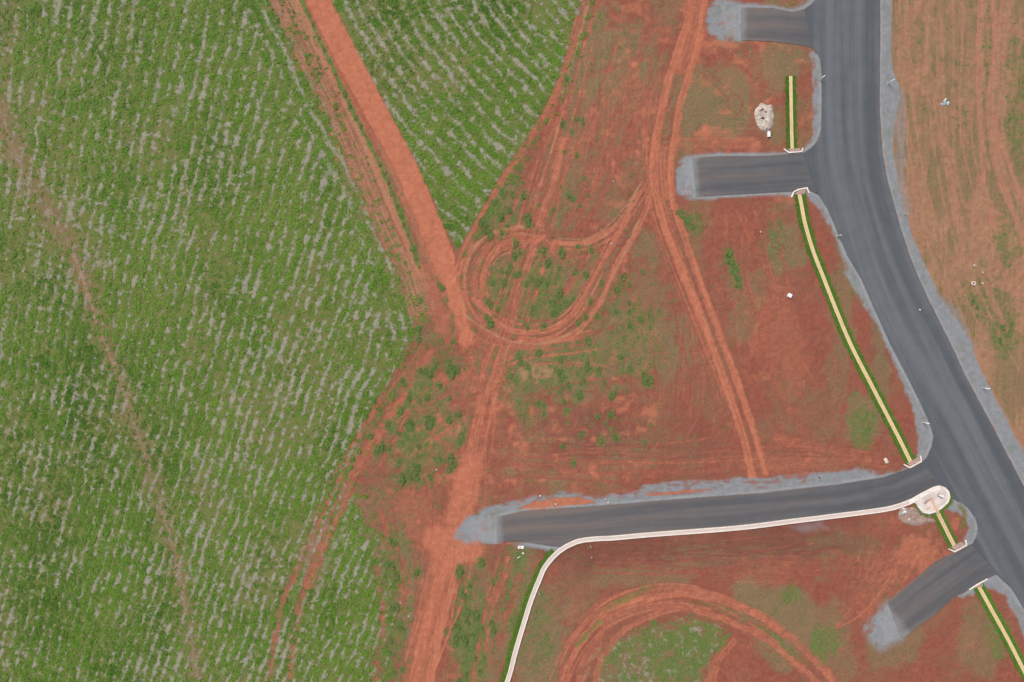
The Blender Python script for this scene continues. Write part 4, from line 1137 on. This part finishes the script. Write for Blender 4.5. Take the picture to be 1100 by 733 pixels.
def sack(x, y, sx, sy, sz, rz, label):
    bm = bmesh.new(); bmesh.ops.create_cube(bm, size=1.0)
    bmesh.ops.subdivide_edges(bm, edges=list(bm.edges), cuts=5, use_grid_fill=True)
    for v in bm.verts:
        c = v.co; f = 1 - .9 * abs(c.x * 2) ** 3 * .5; e = 1 - .5 * abs(c.y * 2) ** 3
        c.z = c.z * f * e + .06 * math.sin(c.x * 9 + c.y * 5)
        c.x *= sx * (1 - .12 * abs(c.y * 2) ** 2); c.y *= sy * (1 - .15 * abs(c.x / sx * 2) ** 2); c.z = c.z * sz + sz * .42
    o = obj('cement_sack', bm, M['sack'], None, True); o.location = P(x, y, float(gz(x, y))); o.rotation_euler = (0, 0, rz)
    return tag(o, label, 'sack')
sack(951.8, 495.2, .82, .48, .22, math.radians(-60), 'pale pinkish paper sack left of the lower ramp of the long footpath')
for x, y, s, lab in [(817, 249.5, .15, 'small white stone on red soil left of the long footpath'), (1046.2, 285.5, .17, 'pale stone above the ring on the brown soil right of the road'),
                     (1055.3, 304.8, .16, 'small pale stone just right of the concrete ring'), (1055, 293, .13, 'dull pale stone between the ring and the upper stone'),
                     (580.5, 533, .17, 'pale rock on the gravel above the left end of the red island'), (653.5, 540, .17, 'white rock on the gravel right of the red island'), (650.5, 536.5, .12, 'small grey rock near the white rock on the gravel'),
                     (597, 542, .17, 'pale rock on the red island beside the long side road'), (635.5, 599, .1, 'tiny pale pebble below the sidewalk curve'), (469, 505, .13, 'tiny pale stone in the weeds left of the broad track'),
                     (976, 558, .2, 'pale rock at the lower edge of the rubble patch'), (430, 648, .11, 'tiny pale stone left of the broad red track'), (439, 662, .12, 'pale stone beside the lower part of the broad red track'),
                     (880, 513, .14, 'dark stone on the gravel above the long side road'), (657, 262, .16, 'pale stone between two arcs of the tyre tracks'), (659, 195, .11, 'tiny pale stone on red soil left of the double track')]:
    rock(x, y, s, s * .85, s * .6, lab, 'dark_rock' if 'dark' in lab else 'rock')
rock(987.8, 333.2, .17, .14, .10, 'single pale stone lying on the asphalt of the main road', z=.042)
# concrete ring
t = thing('concrete_ring', 'round pale concrete ring lying on the brown soil right of the road', 'ring', P(1045.3, 304.6, float(gz(1045.3, 304.6))))
bm = bmesh.new()
rings = [(.15, 0), (.15, .16), (.30, .17), (.32, .0)]
vv = [[bm.verts.new((r_ * math.cos(a * math.pi / 12), r_ * math.sin(a * math.pi / 12), z_)) for a in range(24)] for r_, z_ in rings]
for k in range(3):
    for a in range(24): bm.faces.new((vv[k][a], vv[k][(a + 1) % 24], vv[k + 1][(a + 1) % 24], vv[k + 1][a]))
obj('ring_wall', bm, M['sack'], t)
bm = bmesh.new(); cyl(bm, .148, .148, .03, 0.0, 24); obj('soil_fill', bm, M['brick'], t)

# crumpled plastic sheets
def crumple(name, x, y, sx, sy, h, rz, label, parts, seed):
    t = thing(name, label, 'plastic sheet', P(x, y, float(gz(x, y))), rz)
    for pn, mt, ox, oy, kx, ky, sd in parts:
        bm = bmesh.new(); bmesh.ops.create_grid(bm, x_segments=14, y_segments=14, size=.5)
        r = np.random.default_rng(sd); ph = r.random(8) * 6.28
        for v in bm.verts:
            u, w_ = v.co.x * 2, v.co.y * 2; e = max(0, 1 - max(abs(u), abs(w_)) ** 3)
            z = abs(math.sin(u * 4.2 + ph[0] + 1.5 * math.sin(w_ * 3 + ph[1]))) * .6 + abs(math.sin(w_ * 5.1 + ph[2] + u * 2)) * .4
            v.co.x = (v.co.x + .06 * math.sin(w_ * 4 + ph[3])) * kx + ox; v.co.y = (v.co.y + .08 * math.sin(u * 5 + ph[4])) * ky + oy
            v.co.z = .03 + h * z * e
        o = obj(pn, bm, M[mt], t, True)
        md = o.modifiers.new('thick', 'SOLIDIFY'); md.thickness = .012
crumple('plastic_sheet', 1015.8, 111.0, 1, .8, .22, math.radians(50), 'crumpled white and teal plastic sheet on the brown soil right of the road',
        [('white_fold', 'plastic_white', .22, -.28, .5, .34, 1), ('teal_fold', 'plastic_teal', .0, .02, .6, .42, 2), ('white_edge', 'plastic_white', .3, .34, .62, .22, 4), ('grey_fold', 'grey_paint', -.38, .25, .42, .5, 5)], 3)
crumple('plastic_sheet', 971.0, 549.3, 1, .8, .25, math.radians(-15), 'crumpled white and teal plastic sheet at the left end of the rubble patch',
        [('white_fold', 'plastic_white', .12, -.05, .62, .5, 6), ('teal_fold', 'plastic_teal', -.2, -.3, .5, .4, 7), ('white_edge', 'plastic_white', -.1, .32, .5, .26, 8)], 9)

# cement spill and rubble
def mound(name, outline, h, mat, label, cat, sc=.5, seed=4, kind=None, rough=.25):
    p = smooth(outline + [outline[0]], 4)
    cx, cy = np.mean(np.array(outline), 0)
    f = lambda x, y: seg_dist(x, y, p, closed=True) + (fbm(x / 3, y / 3, 3, seed) - .5) * 2.4
    o = sheet(name, f, bb(outline, 2), 0, -.2, M[mat], step=.5)
    n = len(o.data.vertices); co = np.empty(n * 3, np.float32); o.data.vertices.foreach_get('co', co); co = co.reshape(-1, 3)
    px = co[:, 0] / S + 550; py = 366.5 - co[:, 1] / S
    d = -f(px, py)
    top = co[:, 2] > -.1
    nz = fbm(px / 2.2, py / 2.2, 4, seed + 1)
    zz = .012 + h * (sstep(0, 4, d) * (1 - rough) + rough * nz * sstep(0, 2, d) * 2)
    co[:, 2] = np.where(top, np.maximum(gz(px, py), 0) + zz, co[:, 2])
    o.data.vertices.foreach_set('co', co.ravel()); o.data.update()
    return tag(o, label, cat, None, kind), f
mound('cement_spill', [(818,110.5),(824,114),(829,113),(830,121),(831.5,127),(830,134),(827,139),(821,141.5),(816,138),(813,132),(810,126),(811,118)], .22, 'spill', 'pale round heap of spilled cement on red soil left of the short footpath', 'cement heap', rough=.6)
rock(818.6, 127.6, .26, .18, .16, 'dark rock in the middle of the pale cement heap', 'dark_rock', 77, z=.13)
rock(822, 131, .14, .12, .10, 'small grey stone low on the pale cement heap', 'rubble', 78, z=.12)
for x, y, lab in [(816.5, 119.5, 'dark red broken brick on the upper left of the cement heap'), (821.5, 121, 'dark red broken brick near the top centre of the cement heap'), (819, 118, 'small dark red brick bit between two bricks on the cement heap')]:
    bm = bmesh.new(); boxy(bm, .36, .17, .12, (0, 0, .05), 0, .015)
    for v in bm.verts: v.co += v.co * random.uniform(-.12, .12)
    o = obj('broken_brick', bm, M['brick']); o.location = P(x, y, .17); o.rotation_euler = (random.uniform(-.3, .3), random.uniform(-.3, .3), random.uniform(0, 3)); tag(o, lab, 'brick')
mound('rubble_patch', [(967,545),(974,546),(981,545),(985,548),(989,553),(996,556),(1003,558),(1005,561),(996,562),(984,565),(976,564),(969,560),(965,556)], .10, 'rubble', 'pinkish grey rubble patch below the oval plaza', 'rubble', rough=.7, seed=6, kind='stuff')
r = np.random.default_rng(90)
bm = bmesh.new()
for i in range(150):
    a = r.random() * 6.28; q = math.sqrt(r.random())
    x, y = 983 + 17 * q * math.cos(a), 555.5 + 7.5 * q * math.sin(a)
    b2 = rocky(*(r.uniform(.03, .10, 3)), int(r.integers(9999)), 1)
    from mathutils import Matrix
    bmesh.ops.transform(b2, matrix=Matrix.Translation(P(x, y, .06)), verts=b2.verts)
    me = bpy.data.meshes.new('t'); b2.to_mesh(me); b2.free(); bm.from_mesh(me); bpy.data.meshes.remove(me)
o = obj('rubble_stones', bm, M['rubble_stone']); tag(o, 'loose pale stones strewn over the rubble patch', 'stones', kind='stuff')

# bollard on the plaza
t = thing('bollard', 'short white bollard standing on the oval plaza', 'bollard', P(1008.2, 531.8, .19))
bm = bmesh.new(); cyl(bm, .17, .15, .75); obj('shaft', bm, M['white_paint'], t, False)
bm = bmesh.new(); bmesh.ops.create_uvsphere(bm, u_segments=16, v_segments=8, radius=.16)
for v in bm.verts: v.co.z = max(v.co.z, 0) * .6 + .752
bmesh.ops.remove_doubles(bm, verts=bm.verts, dist=.001); obj('cap', bm, M['white_paint'], t, True)
bm = bmesh.new(); cyl(bm, .24, .22, .04, .012); obj('base_plate', bm, M['dark_rock'], t)

# kerb ramps at the footpath ends
def ramp(edge, slab, label, hw=.85, wings=True):
    c = np.mean(np.array(edge), 0)
    t = thing('kerb_ramp', label, 'kerb ramp', P(c[0], c[1], 0))
    inv = t.matrix_world.inverted()
    def local(o):
        for v in o.data.vertices:
            v.co.x -= t.location.x; v.co.y -= t.location.y
    pts = [edge[0]]
    for a, b in zip(edge[:-1], edge[1:]):
        for k in (.25, .5, .75): pts.append((a[0] + (b[0] - a[0]) * k, a[1] + (b[1] - a[1]) * k))
        pts.append(b)
    bm = bmesh.new()
    q = np.array(edge, float)
    for a, b in zip(q[:-1], q[1:]):
        L = np.linalg.norm(b - a) * S; m = (a + b) / 2; an = math.atan2(-(b[1] - a[1]), b[0] - a[0])
        m3 = P(m[0], m[1]); boxy(bm, L + .10, hw * 2 * S, .24, (m3[0] - t.location.x, m3[1] - t.location.y, .02 + .002 * random.random()), an, .02)
    obj('kerb_edge', bm, M['kerb'], t)
    bm = bmesh.new()
    p3 = [P(a, b, .092) for a, b in slab]
    top = [bm.verts.new((x - t.location.x, y - t.location.y, z)) for x, y, z in p3]
    bot = [bm.verts.new((x - t.location.x, y - t.location.y, -.05)) for x, y, z in p3]
    bm.faces.new(top); bm.faces.new(bot[::-1])
    for i in range(len(top)): bm.faces.new((top[i], bot[i], bot[(i + 1) % len(top)], top[(i + 1) % len(top)]))
    obj('ramp_slab', bm, M['pink_slab'], t)
ramp([(842,160.5),(847.5,164.2),(861,163.2),(862.2,159.6)], [(846,160),(859,159.5),(860,162.4),(848,163.2)], 'white kerb ramp at the lower end of the short footpath near the top', .7)
ramp([(850,212),(852.5,206.5),(857,204),(866.5,202.2),(868.8,207.5)], [(853,209),(857.5,205),(866,203.6),(864,209)], 'white kerb ramp at the upper end of the long curved footpath', .75)
ramp([(971,499.2),(977,502.4),(989.4,495.6),(988.6,490)], [(974,498),(978,500.8),(988,495.2),(986,491)], 'white chevron kerb ramp at the lower end of the long curved footpath', .65)
ramp([(1019,589.8),(1025,592.6),(1038,585.8),(1037,580.4)], [(1021,588),(1025.5,590.6),(1036.5,585),(1032,582)], 'white kerb ramp at the lower end of the short orange footpath', .6)
ramp([(1041,633.4),(1049.5,627.8),(1056.4,624.2),(1060,622)], [(1046,632),(1049.5,629.4),(1055.5,626.2),(1055,630)], 'white kerb ramp at the upper end of the lower right footpath', .55)
